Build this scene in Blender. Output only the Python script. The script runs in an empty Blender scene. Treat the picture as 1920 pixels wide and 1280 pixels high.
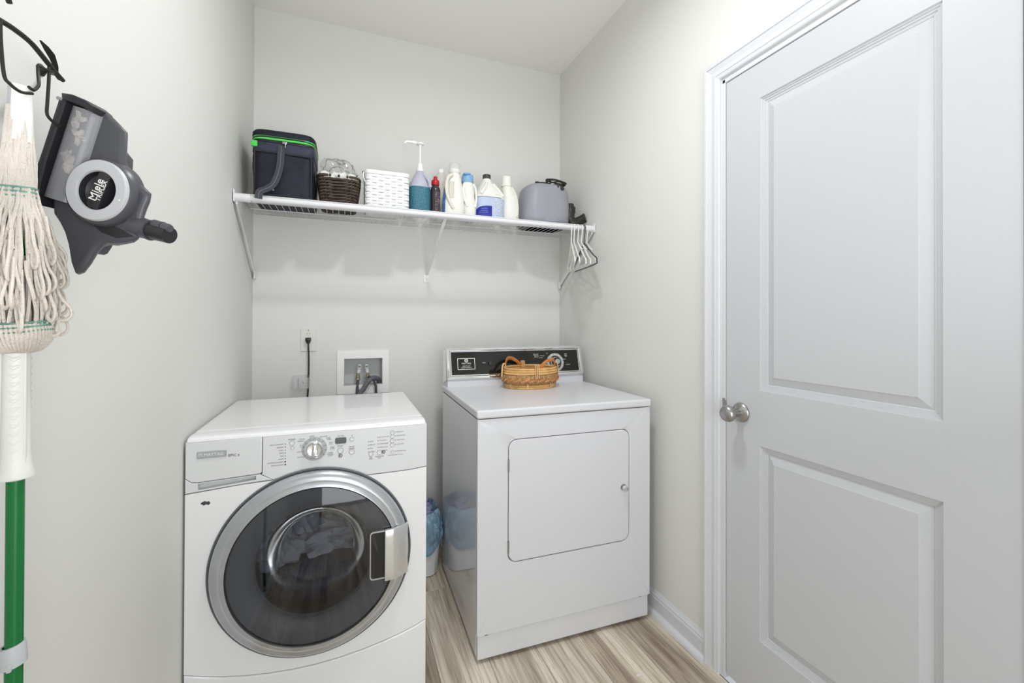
import bpy, bmesh, math, random
from math import sin, cos, pi, radians
from mathutils import Matrix, Vector, noise
random.seed(7)
sc = bpy.context.scene
COL = sc.collection

# ------------------------------------------------------------------ camera, world, lights, exposure
F_PX, YAW, PITCH, ROLL = 818.715, 0.3634, 0.0053, 0.0032
CAM = (0.4206, -2.4099, 1.2277)
cd = bpy.data.cameras.new('camera')
cam = bpy.data.objects.new('camera', cd); COL.objects.link(cam)
cd.sensor_fit = 'HORIZONTAL'; cd.sensor_width = 36.0
cd.lens = 36.0 * F_PX / 1920
cd.shift_y = -(640 - 596.53) / 1920
cd.clip_start = 0.02
s_, c_, sp_, cp_ = sin(YAW), cos(YAW), sin(PITCH), cos(PITCH)
R_ = Vector((c_, -s_, 0)); F_ = Vector((s_*cp_, c_*cp_, sp_)); U_ = Vector((-s_*sp_, -c_*sp_, cp_))
R2 = R_*cos(ROLL) + U_*sin(ROLL); U2 = U_*cos(ROLL) - R_*sin(ROLL)
cam.matrix_world = Matrix(((R2.x, U2.x, -F_.x, CAM[0]), (R2.y, U2.y, -F_.y, CAM[1]), (R2.z, U2.z, -F_.z, CAM[2]), (0, 0, 0, 1)))
sc.camera = cam
wd = bpy.data.worlds.new('world'); sc.world = wd; wd.use_nodes = True
wd.node_tree.nodes['Background'].inputs[0].default_value = (0.9, 0.94, 1, 1)
wd.node_tree.nodes['Background'].inputs[1].default_value = 0.5

def area(name, loc, rot, size, power, color=(1, 1, 1), sy=None, shape='DISK'):
    l = bpy.data.lights.new(name, 'AREA'); l.shape = shape; l.size = size
    if sy: l.size_y = sy
    l.energy = power; l.color = color
    o = bpy.data.objects.new(name, l); COL.objects.link(o); o.location = loc; o.rotation_euler = rot
    return o
pl = bpy.data.lights.new('ceiling_lamp', 'AREA'); pl.shape = 'DISK'; pl.size = 0.17; pl.spread = radians(172); pl.energy = 11.5; pl.color = (0.95, 0.98, 1.0)
po = bpy.data.objects.new('ceiling_lamp', pl); COL.objects.link(po); po.location = (0.84, -1.42, 2.68)
area('added_ceiling_fill', (0.70, -2.60, 1.35), (radians(152), 0, 0), 1.1, 9, (0.94, 0.975, 1.0), 0.8, 'RECTANGLE')  # added fill lamp aimed upward to brighten the ceiling and even out the light
area('added_hall_fill', (0.80, -3.70, 0.95), (radians(90), 0, 0), 1.2, 23, (0.91, 0.96, 1.0), 1.8, 'RECTANGLE')  # light from behind, enlarged and lowered as added frontal fill for low surfaces
sc.view_settings.view_transform = 'Standard'; sc.view_settings.look = 'None'
sc.view_settings.gamma = 1; sc.view_settings.use_curve_mapping = False
sc.view_settings.exposure = 0.13

# ------------------------------------------------------------------ materials
def mat(name, col, rough=0.5, metal=0.0, spec=0.5, coat=0.0, bump=None, var=None, alpha=None, trans=0.0, ior=1.45):
    m = bpy.data.materials.new(name); m.use_nodes = True
    nt = m.node_tree; b = nt.nodes['Principled BSDF']
    b.inputs['Base Color'].default_value = (*col, 1); b.inputs['Roughness'].default_value = rough
    b.inputs['Metallic'].default_value = metal; b.inputs['Specular IOR Level'].default_value = spec
    b.inputs['Coat Weight'].default_value = coat; b.inputs['Transmission Weight'].default_value = trans
    b.inputs['IOR'].default_value = ior
    if alpha is not None: b.inputs['Alpha'].default_value = alpha
    tc = nt.nodes.new('ShaderNodeTexCoord')
    if var:    # (scale, amount)
        n = nt.nodes.new('ShaderNodeTexNoise'); n.inputs['Scale'].default_value = var[0]; n.inputs['Detail'].default_value = 4
        nt.links.new(tc.outputs['Object'], n.inputs['Vector'])
        r = nt.nodes.new('ShaderNodeValToRGB')
        r.color_ramp.elements[0].position = 0.3; r.color_ramp.elements[1].position = 0.7
        r.color_ramp.elements[0].color = (*[c*(1-var[1]) for c in col], 1); r.color_ramp.elements[1].color = (*[min(1, c*(1+var[1])) for c in col], 1)
        nt.links.new(n.outputs['Fac'], r.inputs['Fac']); nt.links.new(r.outputs['Color'], b.inputs['Base Color'])
    if bump:   # (scale, strength, distance)
        n = nt.nodes.new('ShaderNodeTexNoise'); n.inputs['Scale'].default_value = bump[0]; n.inputs['Detail'].default_value = 3
        nt.links.new(tc.outputs['Object'], n.inputs['Vector'])
        bp = nt.nodes.new('ShaderNodeBump'); bp.inputs['Strength'].default_value = bump[1]; bp.inputs['Distance'].default_value = bump[2]
        nt.links.new(n.outputs['Fac'], bp.inputs['Height']); nt.links.new(bp.outputs['Normal'], b.inputs['Normal'])
    return m
def S(r, g, b):   # sRGB 0-255 to linear
    f = lambda v: (v/255/12.92) if v/255 <= 0.04045 else ((v/255+0.055)/1.055)**2.4
    return (f(r), f(g), f(b))
M = {}
M['wall'] = mat('warm_grey_wall_paint', S(228, 227, 223), 0.65, spec=0.25, bump=(180, 0.12, 0.0006))
M['ceil'] = mat('ceiling_paint', S(243, 241, 237), 0.9, spec=0.1, bump=(120, 0.2, 0.0006))
M['trim'] = mat('white_trim_paint', S(219, 220, 224), 0.38, spec=0.4, bump=(90, 0.04, 0.0004))
M['door'] = mat('white_door_paint', S(203, 204, 208), 0.42, spec=0.4, bump=(150, 0.06, 0.0004))
M['enamel'] = mat('white_enamel', S(240, 240, 241), 0.22, spec=0.5, coat=0.3, bump=(55, 0.015, 0.0003))
M['enamel_dryer'] = mat('older_white_enamel', S(222, 222, 226), 0.32, spec=0.45, coat=0.08, bump=(80, 0.03, 0.0003))
M['enamel_side'] = mat('glossy_side_enamel', S(226, 226, 230), 0.12, spec=0.6, coat=0.6)
M['fascia'] = mat('grey_white_plastic', S(222, 223, 224), 0.35, spec=0.4)
M['silver_paint'] = mat('silver_plastic', S(190, 193, 198), 0.28, metal=0.75, spec=0.5, var=(14, 0.06))
M['chrome'] = mat('chrome', (0.82, 0.83, 0.85), 0.08, metal=1.0)
M['satin'] = mat('satin_nickel', (0.42, 0.41, 0.40), 0.28, metal=1.0)
M['dark_gasket'] = mat('dark_gasket', (0.045, 0.046, 0.05), 0.5)
M['seam'] = mat('painted_seam_shade', (0.12, 0.12, 0.12), 0.8)  # dark colour standing for the shade in panel gaps
M['black'] = mat('black_plastic', (0.012, 0.012, 0.013), 0.35)
M['black_panel'] = mat('black_gloss_panel', (0.010, 0.010, 0.009), 0.12, spec=0.6)
M['drum'] = mat('drum_steel', (0.25, 0.26, 0.28), 0.35, metal=1.0)
M['dark_plate'] = mat('dark_window_surround', (0.21, 0.215, 0.23), 0.4)
M['print_grey'] = mat('grey_print', S(120, 120, 124), 0.5)
M['print_dark'] = mat('dark_print', S(45, 45, 48), 0.5)
M['print_white'] = mat('white_print', S(235, 235, 230), 0.5)
M['white_plastic'] = mat('white_plastic', S(246, 245, 243), 0.35, spec=0.4)
M['wire'] = mat('white_coated_wire', S(232, 231, 234), 0.35, spec=0.4)
M['bottle_white'] = mat('white_bottle_plastic', S(238, 236, 229), 0.35, spec=0.4)
M['bottle_cream'] = mat('cream_bottle_plastic', S(228, 224, 212), 0.4, spec=0.4)
M['grey_fabric'] = mat('grey_webbing', S(66, 68, 76), 0.85, bump=(600, 0.4, 0.0006))
M['navy'] = mat('navy_nylon', S(30, 31, 44), 0.55, spec=0.35, bump=(28, 0.5, 0.006), var=(10, 0.3))
M['navy_light'] = mat('navy_nylon_band', S(48, 50, 70), 0.55, bump=(40, 0.4, 0.004))
M['green_trim'] = mat('bright_green_piping', S(86, 214, 92), 0.6)
M['green_pole'] = mat('green_pole', S(8, 112, 52), 0.3, spec=0.5)
M['mop_white'] = mat('white_ridged_plastic', S(232, 231, 227), 0.4)
M['mop_ring'] = mat('grey_clamp_plastic', S(196, 198, 202), 0.4)
M['yarn'] = mat('off_white_cotton_yarn', S(220, 211, 202), 0.95, spec=0.1, bump=(420, 0.9, 0.002), var=(14, 0.14))
M['green_band'] = mat('green_stitched_band', S(112, 150, 136), 0.9, var=(60, 0.3))
M['label_cloth'] = mat('white_fabric_label', S(238, 238, 236), 0.8, bump=(400, 0.2, 0.0005))
M['iron'] = mat('dark_iron', S(52, 51, 48), 0.5, metal=0.6)
M['vac'] = mat('graphite_plastic', S(76, 76, 82), 0.36, spec=0.5)
M['vac_dark'] = mat('dark_graphite_plastic', S(38, 38, 42), 0.35)
M['vac_ring'] = mat('pale_grey_plastic', S(186, 186, 190), 0.4)
M['smoke_glass'] = mat('smoked_clear_plastic', (0.55, 0.55, 0.58), 0.08, trans=0.0, alpha=0.38)
M['dust'] = mat('dust_and_lint', S(170, 160, 150), 0.95, bump=(60, 1, 0.01), var=(25, 0.4))
M['plate'] = mat('outlet_plate', S(226, 225, 217), 0.4)
M['boxgrey'] = mat('recess_grey', S(205, 205, 205), 0.55)
M['rubber'] = mat('dark_rubber_hose', S(70, 70, 76), 0.5)
M['drain'] = mat('grey_drain_hose', S(104, 103, 110), 0.5)
M['brass'] = mat('brass', (0.38, 0.33, 0.25), 0.4, metal=0.6)
M['hanger'] = mat('white_hanger_plastic', S(238, 237, 232), 0.35)
M['hanger_dark'] = mat('dark_hanger_plastic', S(72, 72, 76), 0.4)
M['lilac_grey'] = mat('lilac_grey_plastic', S(158, 158, 168), 0.4, spec=0.35)
M['olive_black'] = mat('soft_black_plastic', S(46, 45, 41), 0.4)
M['wicker_dark'] = mat('dark_brown_wicker', S(72, 60, 52), 0.45, spec=0.5, bump=(120, 0.7, 0.002), var=(40, 0.55))
M['splint_white'] = mat('white_painted_splint', S(236, 236, 236), 0.5, bump=(150, 0.1, 0.0006))
M['rattan'] = mat('honey_rattan', S(222, 176, 112), 0.4, bump=(80, 0.2, 0.001), var=(30, 0.22))
M['rattan_wrap'] = mat('pale_cane_wrap', S(226, 184, 134), 0.45, bump=(300, 0.3, 0.0006))
M['rattan_weave'] = mat('brown_rope_weave', S(172, 132, 88), 0.75, bump=(220, 1.0, 0.003), var=(140, 0.5))
M['rattan_strap'] = mat('tan_braided_strap', S(206, 140, 82), 0.55, var=(50, 0.2))
M['wood_handle'] = mat('bentwood_handle', S(196, 124, 58), 0.4, var=(30, 0.2))
M['bin'] = mat('white_bin_plastic', S(226, 226, 228), 0.45)
M['bag_blue'] = mat('blue_plastic_bag', S(132, 163, 186), 0.28, spec=0.5, bump=(45, 0.7, 0.008), var=(20, 0.25))
M['lilac_rag'] = mat('lilac_dryer_sheet', S(150, 154, 190), 0.85, bump=(60, 0.6, 0.004))
M['lint'] = mat('mauve_lint', S(150, 140, 150), 0.95, bump=(90, 1, 0.006), var=(60, 0.4))
M['clothes'] = mat('light_laundry', S(190, 192, 200), 0.9, bump=(30, 0.6, 0.01))
M['clothes_blue'] = mat('dark_blue_laundry', S(40, 44, 80), 0.9, bump=(30, 0.6, 0.01))
M['purple_liquid'] = mat('pale_violet_bottle', S(186, 186, 202), 0.25, spec=0.5)
M['red_cap'] = mat('red_cap', S(186, 30, 38), 0.35)
M['dark_bottle'] = mat('dark_brown_bottle', S(56, 50, 54), 0.2, spec=0.6)
M['blue_cap'] = mat('sky_blue_cap', S(132, 176, 214), 0.4)
M['black_cap'] = mat('charcoal_cap', S(70, 68, 64), 0.45)
M['white_paper'] = mat('white_paper', S(236, 236, 232), 0.8, bump=(40, 0.8, 0.006))

def clear_film(name, tint, gloss, rough=0.05, keep=0.9):
    m = bpy.data.materials.new(name); m.use_nodes = True; nt = m.node_tree
    for n in list(nt.nodes):
        if n.type == 'BSDF_PRINCIPLED': nt.nodes.remove(n)
    out = [n for n in nt.nodes if n.type == 'OUTPUT_MATERIAL'][0]
    t = nt.nodes.new('ShaderNodeBsdfTransparent'); t.inputs[0].default_value = (*tint, 1)
    g = nt.nodes.new('ShaderNodeBsdfGlossy'); g.inputs['Roughness'].default_value = rough; g.inputs[0].default_value = (1, 1, 1, 1)
    fr = nt.nodes.new('ShaderNodeFresnel'); fr.inputs['IOR'].default_value = gloss
    mx = nt.nodes.new('ShaderNodeMixShader')
    nt.links.new(fr.outputs[0], mx.inputs[0]); nt.links.new(t.outputs[0], mx.inputs[1]); nt.links.new(g.outputs[0], mx.inputs[2])
    nt.links.new(mx.outputs[0], out.inputs['Surface'])
    return m
M['door_glass'] = clear_film('smoked_washer_glass', (0.60, 0.61, 0.64), 1.6, 0.03)
M['bowl_glass'] = clear_film('clear_bowl_glass', (0.86, 0.88, 0.9), 1.22, 0.12)
M['clear'] = clear_film('clear_plastic', (0.95, 0.95, 0.95), 1.35, 0.12)

M['holder_clear'] = mat('clear_holder_plastic', (0.9, 0.9, 0.9), 0.12, alpha=0.22)
M['measuring'] = mat('milky_clear_cap', (0.85, 0.86, 0.86), 0.15, alpha=0.35)
def print_rows(name, base, ink, rows, dens, thr=0.5):
    """label with rows of illegible small print: rows along z, word gaps from noise"""
    m = bpy.data.materials.new(name); m.use_nodes = True; nt = m.node_tree; b = nt.nodes['Principled BSDF']
    b.inputs['Roughness'].default_value = 0.45
    tc = nt.nodes.new('ShaderNodeTexCoord'); sx = nt.nodes.new('ShaderNodeSeparateXYZ'); nt.links.new(tc.outputs['Object'], sx.inputs[0])
    mu = nt.nodes.new('ShaderNodeMath'); mu.operation = 'MULTIPLY'; mu.inputs[1].default_value = rows; nt.links.new(sx.outputs['Z'], mu.inputs[0])
    fr = nt.nodes.new('ShaderNodeMath'); fr.operation = 'FRACT'; nt.links.new(mu.outputs[0], fr.inputs[0])
    lt = nt.nodes.new('ShaderNodeMath'); lt.operation = 'LESS_THAN'; lt.inputs[1].default_value = 0.5; nt.links.new(fr.outputs[0], lt.inputs[0])
    fl = nt.nodes.new('ShaderNodeMath'); fl.operation = 'FLOOR'; nt.links.new(mu.outputs[0], fl.inputs[0])
    cb = nt.nodes.new('ShaderNodeCombineXYZ'); mx = nt.nodes.new('ShaderNodeMath'); mx.operation = 'MULTIPLY'; mx.inputs[1].default_value = dens
    nt.links.new(sx.outputs['X'], mx.inputs[0]); nt.links.new(mx.outputs[0], cb.inputs['X'])
    m7 = nt.nodes.new('ShaderNodeMath'); m7.operation = 'MULTIPLY'; m7.inputs[1].default_value = 7.3; nt.links.new(fl.outputs[0], m7.inputs[0]); nt.links.new(m7.outputs[0], cb.inputs['Y'])
    n = nt.nodes.new('ShaderNodeTexNoise'); n.inputs['Scale'].default_value = 1.0; n.inputs['Detail'].default_value = 1; nt.links.new(cb.outputs[0], n.inputs['Vector'])
    gt = nt.nodes.new('ShaderNodeMath'); gt.operation = 'GREATER_THAN'; gt.inputs[1].default_value = thr; nt.links.new(n.outputs['Fac'], gt.inputs[0])
    an = nt.nodes.new('ShaderNodeMath'); an.operation = 'MULTIPLY'; nt.links.new(lt.outputs[0], an.inputs[0]); nt.links.new(gt.outputs[0], an.inputs[1])
    mc = nt.nodes.new('ShaderNodeMixRGB'); mc.inputs[1].default_value = (*base, 1); mc.inputs[2].default_value = (*ink, 1)
    nt.links.new(an.outputs[0], mc.inputs[0]); nt.links.new(mc.outputs[0], b.inputs['Base Color'])
    return m
M['label_teal'] = print_rows('teal_label', S(40, 104, 124), S(74, 132, 148), 150, 200, 0.5)
M['label_bleach'] = print_rows('pale_blue_label', S(200, 210, 228), S(164, 176, 206), 120, 200, 0.5)
M['label_white'] = print_rows('white_label', S(228, 228, 226), S(168, 172, 180), 120, 90, 0.5)
M['label_pale'] = mat('pale_blue_front', S(188, 202, 226), 0.4)
M['label_blue'] = mat('deep_blue_label', S(36, 50, 160), 0.4, var=(40, 0.35))
M['label_cyan'] = mat('mixed_blue_label', S(70, 120, 180), 0.4, var=(35, 0.6))

def floor_mat():
    m = bpy.data.materials.new('greige_oak_plank'); m.use_nodes = True; nt = m.node_tree; b = nt.nodes['Principled BSDF']
    L = nt.links
    tc = nt.nodes.new('ShaderNodeTexCoord'); oi = nt.nodes.new('ShaderNodeObjectInfo')
    ad = nt.nodes.new('ShaderNodeVectorMath'); ad.operation = 'ADD'
    ml = nt.nodes.new('ShaderNodeMath'); ml.operation = 'MULTIPLY'; ml.inputs[1].default_value = 37.0; L.new(oi.outputs['Random'], ml.inputs[0])
    L.new(tc.outputs['Object'], ad.inputs[0]); L.new(ml.outputs[0], ad.inputs[1])
    mp = nt.nodes.new('ShaderNodeMapping'); mp.inputs['Scale'].default_value = (13, 1.1, 1); L.new(ad.outputs[0], mp.inputs[0])
    n1 = nt.nodes.new('ShaderNodeTexNoise'); n1.inputs['Scale'].default_value = 1.0; n1.inputs['Detail'].default_value = 3; n1.inputs['Distortion'].default_value = 0.5; L.new(mp.outputs[0], n1.inputs['Vector'])
    r1 = nt.nodes.new('ShaderNodeValToRGB'); e = r1.color_ramp.elements
    e[0].position = 0.30; e[0].color = (*S(146, 130, 113), 1); e[1].position = 0.62; e[1].color = (*S(238, 228, 210), 1)
    x = e.new(0.46); x.color = (*S(204, 190, 170), 1)
    L.new(n1.outputs['Fac'], r1.inputs['Fac'])
    mp2 = nt.nodes.new('ShaderNodeMapping'); mp2.inputs['Scale'].default_value = (110, 5, 1); L.new(ad.outputs[0], mp2.inputs[0])
    n2 = nt.nodes.new('ShaderNodeTexNoise'); n2.inputs['Scale'].default_value = 1.0; n2.inputs['Detail'].default_value = 5; n2.inputs['Distortion'].default_value = 1.2; L.new(mp2.outputs[0], n2.inputs['Vector'])
    r2 = nt.nodes.new('ShaderNodeValToRGB'); e = r2.color_ramp.elements
    e[0].position = 0.34; e[0].color = (0.66, 0.63, 0.60, 1); e[1].position = 0.52; e[1].color = (1, 1, 1, 1)
    L.new(n2.outputs['Fac'], r2.inputs['Fac'])
    # cathedral rings
    mp3 = nt.nodes.new('ShaderNodeMapping'); mp3.inputs['Scale'].default_value = (9, 1.3, 1); L.new(ad.outputs[0], mp3.inputs[0])
    wv = nt.nodes.new('ShaderNodeTexWave'); wv.inputs['Scale'].default_value = 1.6; wv.inputs['Distortion'].default_value = 9; wv.inputs['Detail'].default_value = 2; wv.inputs['Detail Scale'].default_value = 0.7; L.new(mp3.outputs[0], wv.inputs['Vector'])
    r3 = nt.nodes.new('ShaderNodeValToRGB'); e = r3.color_ramp.elements
    e[0].position = 0.0; e[0].color = (0.72, 0.69, 0.66, 1); e[1].position = 0.25; e[1].color = (1, 1, 1, 1); L.new(wv.outputs['Fac'], r3.inputs['Fac'])
    m1 = nt.nodes.new('ShaderNodeMixRGB'); m1.blend_type = 'MULTIPLY'; m1.inputs[0].default_value = 0.8; L.new(r1.outputs[0], m1.inputs[1]); L.new(r2.outputs[0], m1.inputs[2])
    m2 = nt.nodes.new('ShaderNodeMixRGB'); m2.blend_type = 'MULTIPLY'; m2.inputs[0].default_value = 0.6; L.new(m1.outputs[0], m2.inputs[1]); L.new(r3.outputs[0], m2.inputs[2])
    hs = nt.nodes.new('ShaderNodeHueSaturation'); vr = nt.nodes.new('ShaderNodeMapRange'); vr.inputs['To Min'].default_value = 0.88; vr.inputs['To Max'].default_value = 1.12
    L.new(oi.outputs['Random'], vr.inputs['Value']); L.new(vr.outputs[0], hs.inputs['Value']); L.new(m2.outputs[0], hs.inputs['Color'])
    L.new(hs.outputs[0], b.inputs['Base Color']); b.inputs['Roughness'].default_value = 0.5; b.inputs['Specular IOR Level'].default_value = 0.35
    bp = nt.nodes.new('ShaderNodeBump'); bp.inputs['Strength'].default_value = 0.15; bp.inputs['Distance'].default_value = 0.0008; L.new(n2.outputs['Fac'], bp.inputs['Height']); L.new(bp.outputs[0], b.inputs['Normal'])
    return m
M['floor'] = floor_mat()

# ------------------------------------------------------------------ mesh helpers (each adds to a bmesh)
def BM(): return bmesh.new()
def bevel_sharp(bm, off, seg=2, ang=40, edges=None):
    bm.normal_update()
    es = [e for e in (edges or bm.edges) if len(e.link_faces) == 2 and e.calc_face_angle(0) > radians(ang)]
    if es: bmesh.ops.bevel(bm, geom=es, offset=off, segments=seg, affect='EDGES', profile=0.5, clamp_overlap=True)
def join(bm, other, mtx=None):
    if mtx is not None: bmesh.ops.transform(other, matrix=mtx, verts=other.verts)
    me = bpy.data.meshes.new('tmp'); other.to_mesh(me); other.free(); bm.from_mesh(me); bpy.data.meshes.remove(me)
    return bm
def box(bm, x0, x1, y0, y1, z0, z1, bev=0, seg=2):
    b = BM(); bmesh.ops.create_cube(b, size=1)
    for v in b.verts: v.co = Vector(((x0+x1)/2+v.co.x*(x1-x0), (y0+y1)/2+v.co.y*(y1-y0), (z0+z1)/2+v.co.z*(z1-z0)))
    if bev: bevel_sharp(b, bev, seg)
    return join(bm, b)
def extr(bm, outer, holes=(), y0=0.0, y1=0.01, bev=0, seg=2, axis='Y', mtx=None):
    """2D outline (x,z) with holes, extruded from y0 (front) to y1"""
    b = BM()
    for loop in [outer]+list(holes):
        vs = [b.verts.new((p[0], y0, p[1])) for p in loop]
        for i in range(len(vs)): b.edges.new((vs[i], vs[(i+1) % len(vs)]))
    bmesh.ops.triangle_fill(b, use_beauty=True, edges=b.edges[:])
    bmesh.ops.dissolve_limit(b, angle_limit=0.01, verts=b.verts[:], edges=b.edges[:], delimit={'NORMAL'}) if not holes else None
    r = bmesh.ops.extrude_face_region(b, geom=b.faces[:])
    for v in r['geom']:
        if isinstance(v, bmesh.types.BMVert): v.co.y = y1
    bmesh.ops.recalc_face_normals(b, faces=b.faces[:])
    if bev:
        b.normal_update()
        es = [e for e in b.edges if len(e.link_faces) == 2 and e.calc_face_angle(0) > radians(40) and abs(e.verts[0].co.y-y0) < 1e-6 and abs(e.verts[1].co.y-y0) < 1e-6]
        bmesh.ops.bevel(b, geom=es, offset=bev, segments=seg, affect='EDGES', profile=0.5, clamp_overlap=True)
    return join(bm, b, mtx)
def rrect(x0, x1, z0, z1, r, n=6):
    pts = []
    for cx, cz, a0 in ((x1-r, z1-r, 0), (x0+r, z1-r, 90), (x0+r, z0+r, 180), (x1-r, z0+r, 270)):
        for i in range(n+1):
            a = radians(a0+90*i/n); pts.append((cx+r*cos(a), cz+r*sin(a)))
    return pts
def circ(cx, cz, r, n=48, rz=None):
    return [(cx+r*cos(2*pi*i/n), cz+(rz or r)*sin(2*pi*i/n)) for i in range(n)]
def lathe(bm, prof, n=32, mtx=None, sx=1.0, sy=1.0, close=True):
    """profile (r, z) around z"""
    b = BM(); rings = []
    for r, z in prof:
        if r < 1e-6: rings.append([b.verts.new((0, 0, z))])
        else: rings.append([b.verts.new((r*sx*cos(2*pi*i/n), r*sy*sin(2*pi*i/n), z)) for i in range(n)])
    for a, c in zip(rings, rings[1:]):
        for i in range(n):
            j = (i+1) % n
            if len(a) == 1 and len(c) == 1: continue
            if len(a) == 1: b.faces.new((a[0], c[i], c[j]))
            elif len(c) == 1: b.faces.new((a[i], a[j], c[0]))
            else: b.faces.new((a[i], a[j], c[j], c[i]))
    bmesh.ops.recalc_face_normals(b, faces=b.faces[:])
    return join(bm, b, mtx)
def tube(bm, pts, r, n=8, cap=True, closed=False, mtx=None, flat=None):
    """r: number or list; flat=(a,b,up) makes an elliptical / ribbon section"""
    b = BM(); P = [Vector(p) for p in pts]; N = len(P); rings = []
    rr = r if isinstance(r, (list, tuple)) else [r]*N
    up = None
    for i, p in enumerate(P):
        if closed: t = (P[(i+1) % N]-P[i-1])
        else: t = P[min(i+1, N-1)]-P[max(i-1, 0)]
        t = t.normalized() if t.length > 1e-9 else Vector((0, 0, 1))
        if up is None:
            up = Vector(flat[2]) if flat else (Vector((0, 0, 1)) if abs(t.z) < 0.9 else Vector((1, 0, 0)))
        if flat: up = Vector(flat[2])
        s = t.cross(up)
        if s.length < 1e-5: s = t.cross(Vector((0.3, 0.9, 0.1)))
        s.normalize(); u = s.cross(t).normalized(); up = u
        a, c = (flat[0], flat[1]) if flat else (rr[i], rr[i])
        rings.append([b.verts.new(p+s*(a*cos(2*pi*k/n+pi/n))+u*(c*sin(2*pi*k/n+pi/n))) for k in range(n)])
    m = N if closed else N-1
    for i in range(m):
        A, B = rings[i], rings[(i+1) % N]
        for k in range(n): b.faces.new((A[k], A[(k+1) % n], B[(k+1) % n], B[k]))
    if cap and not closed:
        b.faces.new(rings[0][::-1]); b.faces.new(rings[-1])
    bmesh.ops.recalc_face_normals(b, faces=b.faces[:])
    return join(bm, b, mtx)
def smooth_path(pts, k=6, closed=False):
    P = [Vector(p) for p in pts]; out = []; N = len(P)
    g = (lambda i: P[i % N]) if closed else (lambda i: P[max(0, min(N-1, i))])
    for i in range(N if closed else N-1):
        a, b_, c, d = g(i-1), g(i), g(i+1), g(i+2)
        for j in range(k):
            t = j/k
            out.append(0.5*((2*b_)+(c-a)*t+(2*a-5*b_+4*c-d)*t*t+(3*b_-a-3*c+d)*t**3))
    if not closed: out.append(P[-1])
    return out
def loft(bm, secs, n=32, power=2.0, capb=True, capt=True, mtx=None, disp=None):
    """secs: (z, cx, cy, rx, ry[, power])"""
    b = BM(); rings = []
    for s in secs:
        z, cx, cy, rx, ry = s[:5]; p = s[5] if len(s) > 5 else power
        ring = []
        for i in range(n):
            a = 2*pi*i/n; ca, sa = cos(a), sin(a)
            co = Vector((cx+rx*math.copysign(abs(ca)**(2/p), ca), cy+ry*math.copysign(abs(sa)**(2/p), sa), z))
            if disp: co = disp(co, a)
            ring.append(b.verts.new(co))
        rings.append(ring)
    for A, B in zip(rings, rings[1:]):
        for i in range(n): b.faces.new((A[i], A[(i+1) % n], B[(i+1) % n], B[i]))
    if capb: b.faces.new(rings[0][::-1])
    if capt: b.faces.new(rings[-1])
    bmesh.ops.recalc_face_normals(b, faces=b.faces[:])
    return join(bm, b, mtx)
def blob(bm, c, r, amp=0.3, fr=20, seed=0, sub=3):
    b = BM(); bmesh.ops.create_icosphere(b, subdivisions=sub, radius=1)
    for v in b.verts:
        d = v.co.normalized(); q = Vector((d.x*r[0], d.y*r[1], d.z*r[2]))
        k = 1+amp*noise.noise(Vector(c)*3+q*fr+Vector((seed, seed, 0)))+amp*0.5*noise.noise(q*fr*2.7+Vector((seed, 3, 1)))
        v.co = Vector(c)+q*k
    return join(bm, b)

def link(name, bm, m, parent=None, sharp=35, smooth=True):
    me = bpy.data.meshes.new(name); bm.to_mesh(me); bm.free()
    if smooth:
        me.polygons.foreach_set('use_smooth', [True]*len(me.polygons)); me.set_sharp_from_angle(angle=radians(sharp))
        for pl in me.polygons:
            if pl.area > 8e-4 and len(me.polygons) < 1500: pl.use_smooth = False
    me.materials.append(m)
    o = bpy.data.objects.new(name, me); COL.objects.link(o)
    if parent: o.parent = parent
    return o
def tag(o, label=None, cat=None, group=None, kind=None):
    if label: o['label'] = label
    if cat: o['category'] = cat
    if group: o['group'] = group
    if kind: o['kind'] = kind
    return o
def thing(name, label, cat, loc=(0, 0, 0), rz=0, group=None):
    o = bpy.data.objects.new(name, None); COL.objects.link(o); o.location = loc; o.rotation_euler = (0, 0, rz)
    o.empty_display_size = 0.05
    return tag(o, label, cat, group)
def struct(name, bm, m, parent=None, label=None):
    o = link(name, bm, m, parent)
    if not parent: o['kind'] = 'structure'
    if label: o['label'] = label
    return o
def lettering(items, mtx, t=0.0002):
    """items: (text, size, u, v[, rot, align]) -> one bmesh; local x right, z up, facing -y"""
    bm = BM()
    for it in items:
        s, size, u, v = it[:4]; rot = it[4] if len(it) > 4 else 0; al = it[5] if len(it) > 5 else 'CENTER'
        cu = bpy.data.curves.new('t', 'FONT'); cu.body = s; cu.size = size; cu.align_x = al; cu.align_y = 'CENTER'; cu.extrude = t; cu.resolution_u = 2
        ob = bpy.data.objects.new('t', cu); me = bpy.data.meshes.new_from_object(ob)
        b = BM(); b.from_mesh(me); bpy.data.meshes.remove(me); bpy.data.objects.remove(ob); bpy.data.curves.remove(cu)
        join(bm, b, mtx @ Matrix.Translation((u, 0, v)) @ Matrix.Rotation(-rot, 4, 'Y') @ Matrix.Rotation(radians(90), 4, 'X'))
    return bm
I4 = Matrix.Identity(4)
def T(x, y, z): return Matrix.Translation((x, y, z))
def RX(a): return Matrix.Rotation(a, 4, 'X')
def RY(a): return Matrix.Rotation(a, 4, 'Y')
def RZ(a): return Matrix.Rotation(a, 4, 'Z')

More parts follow.
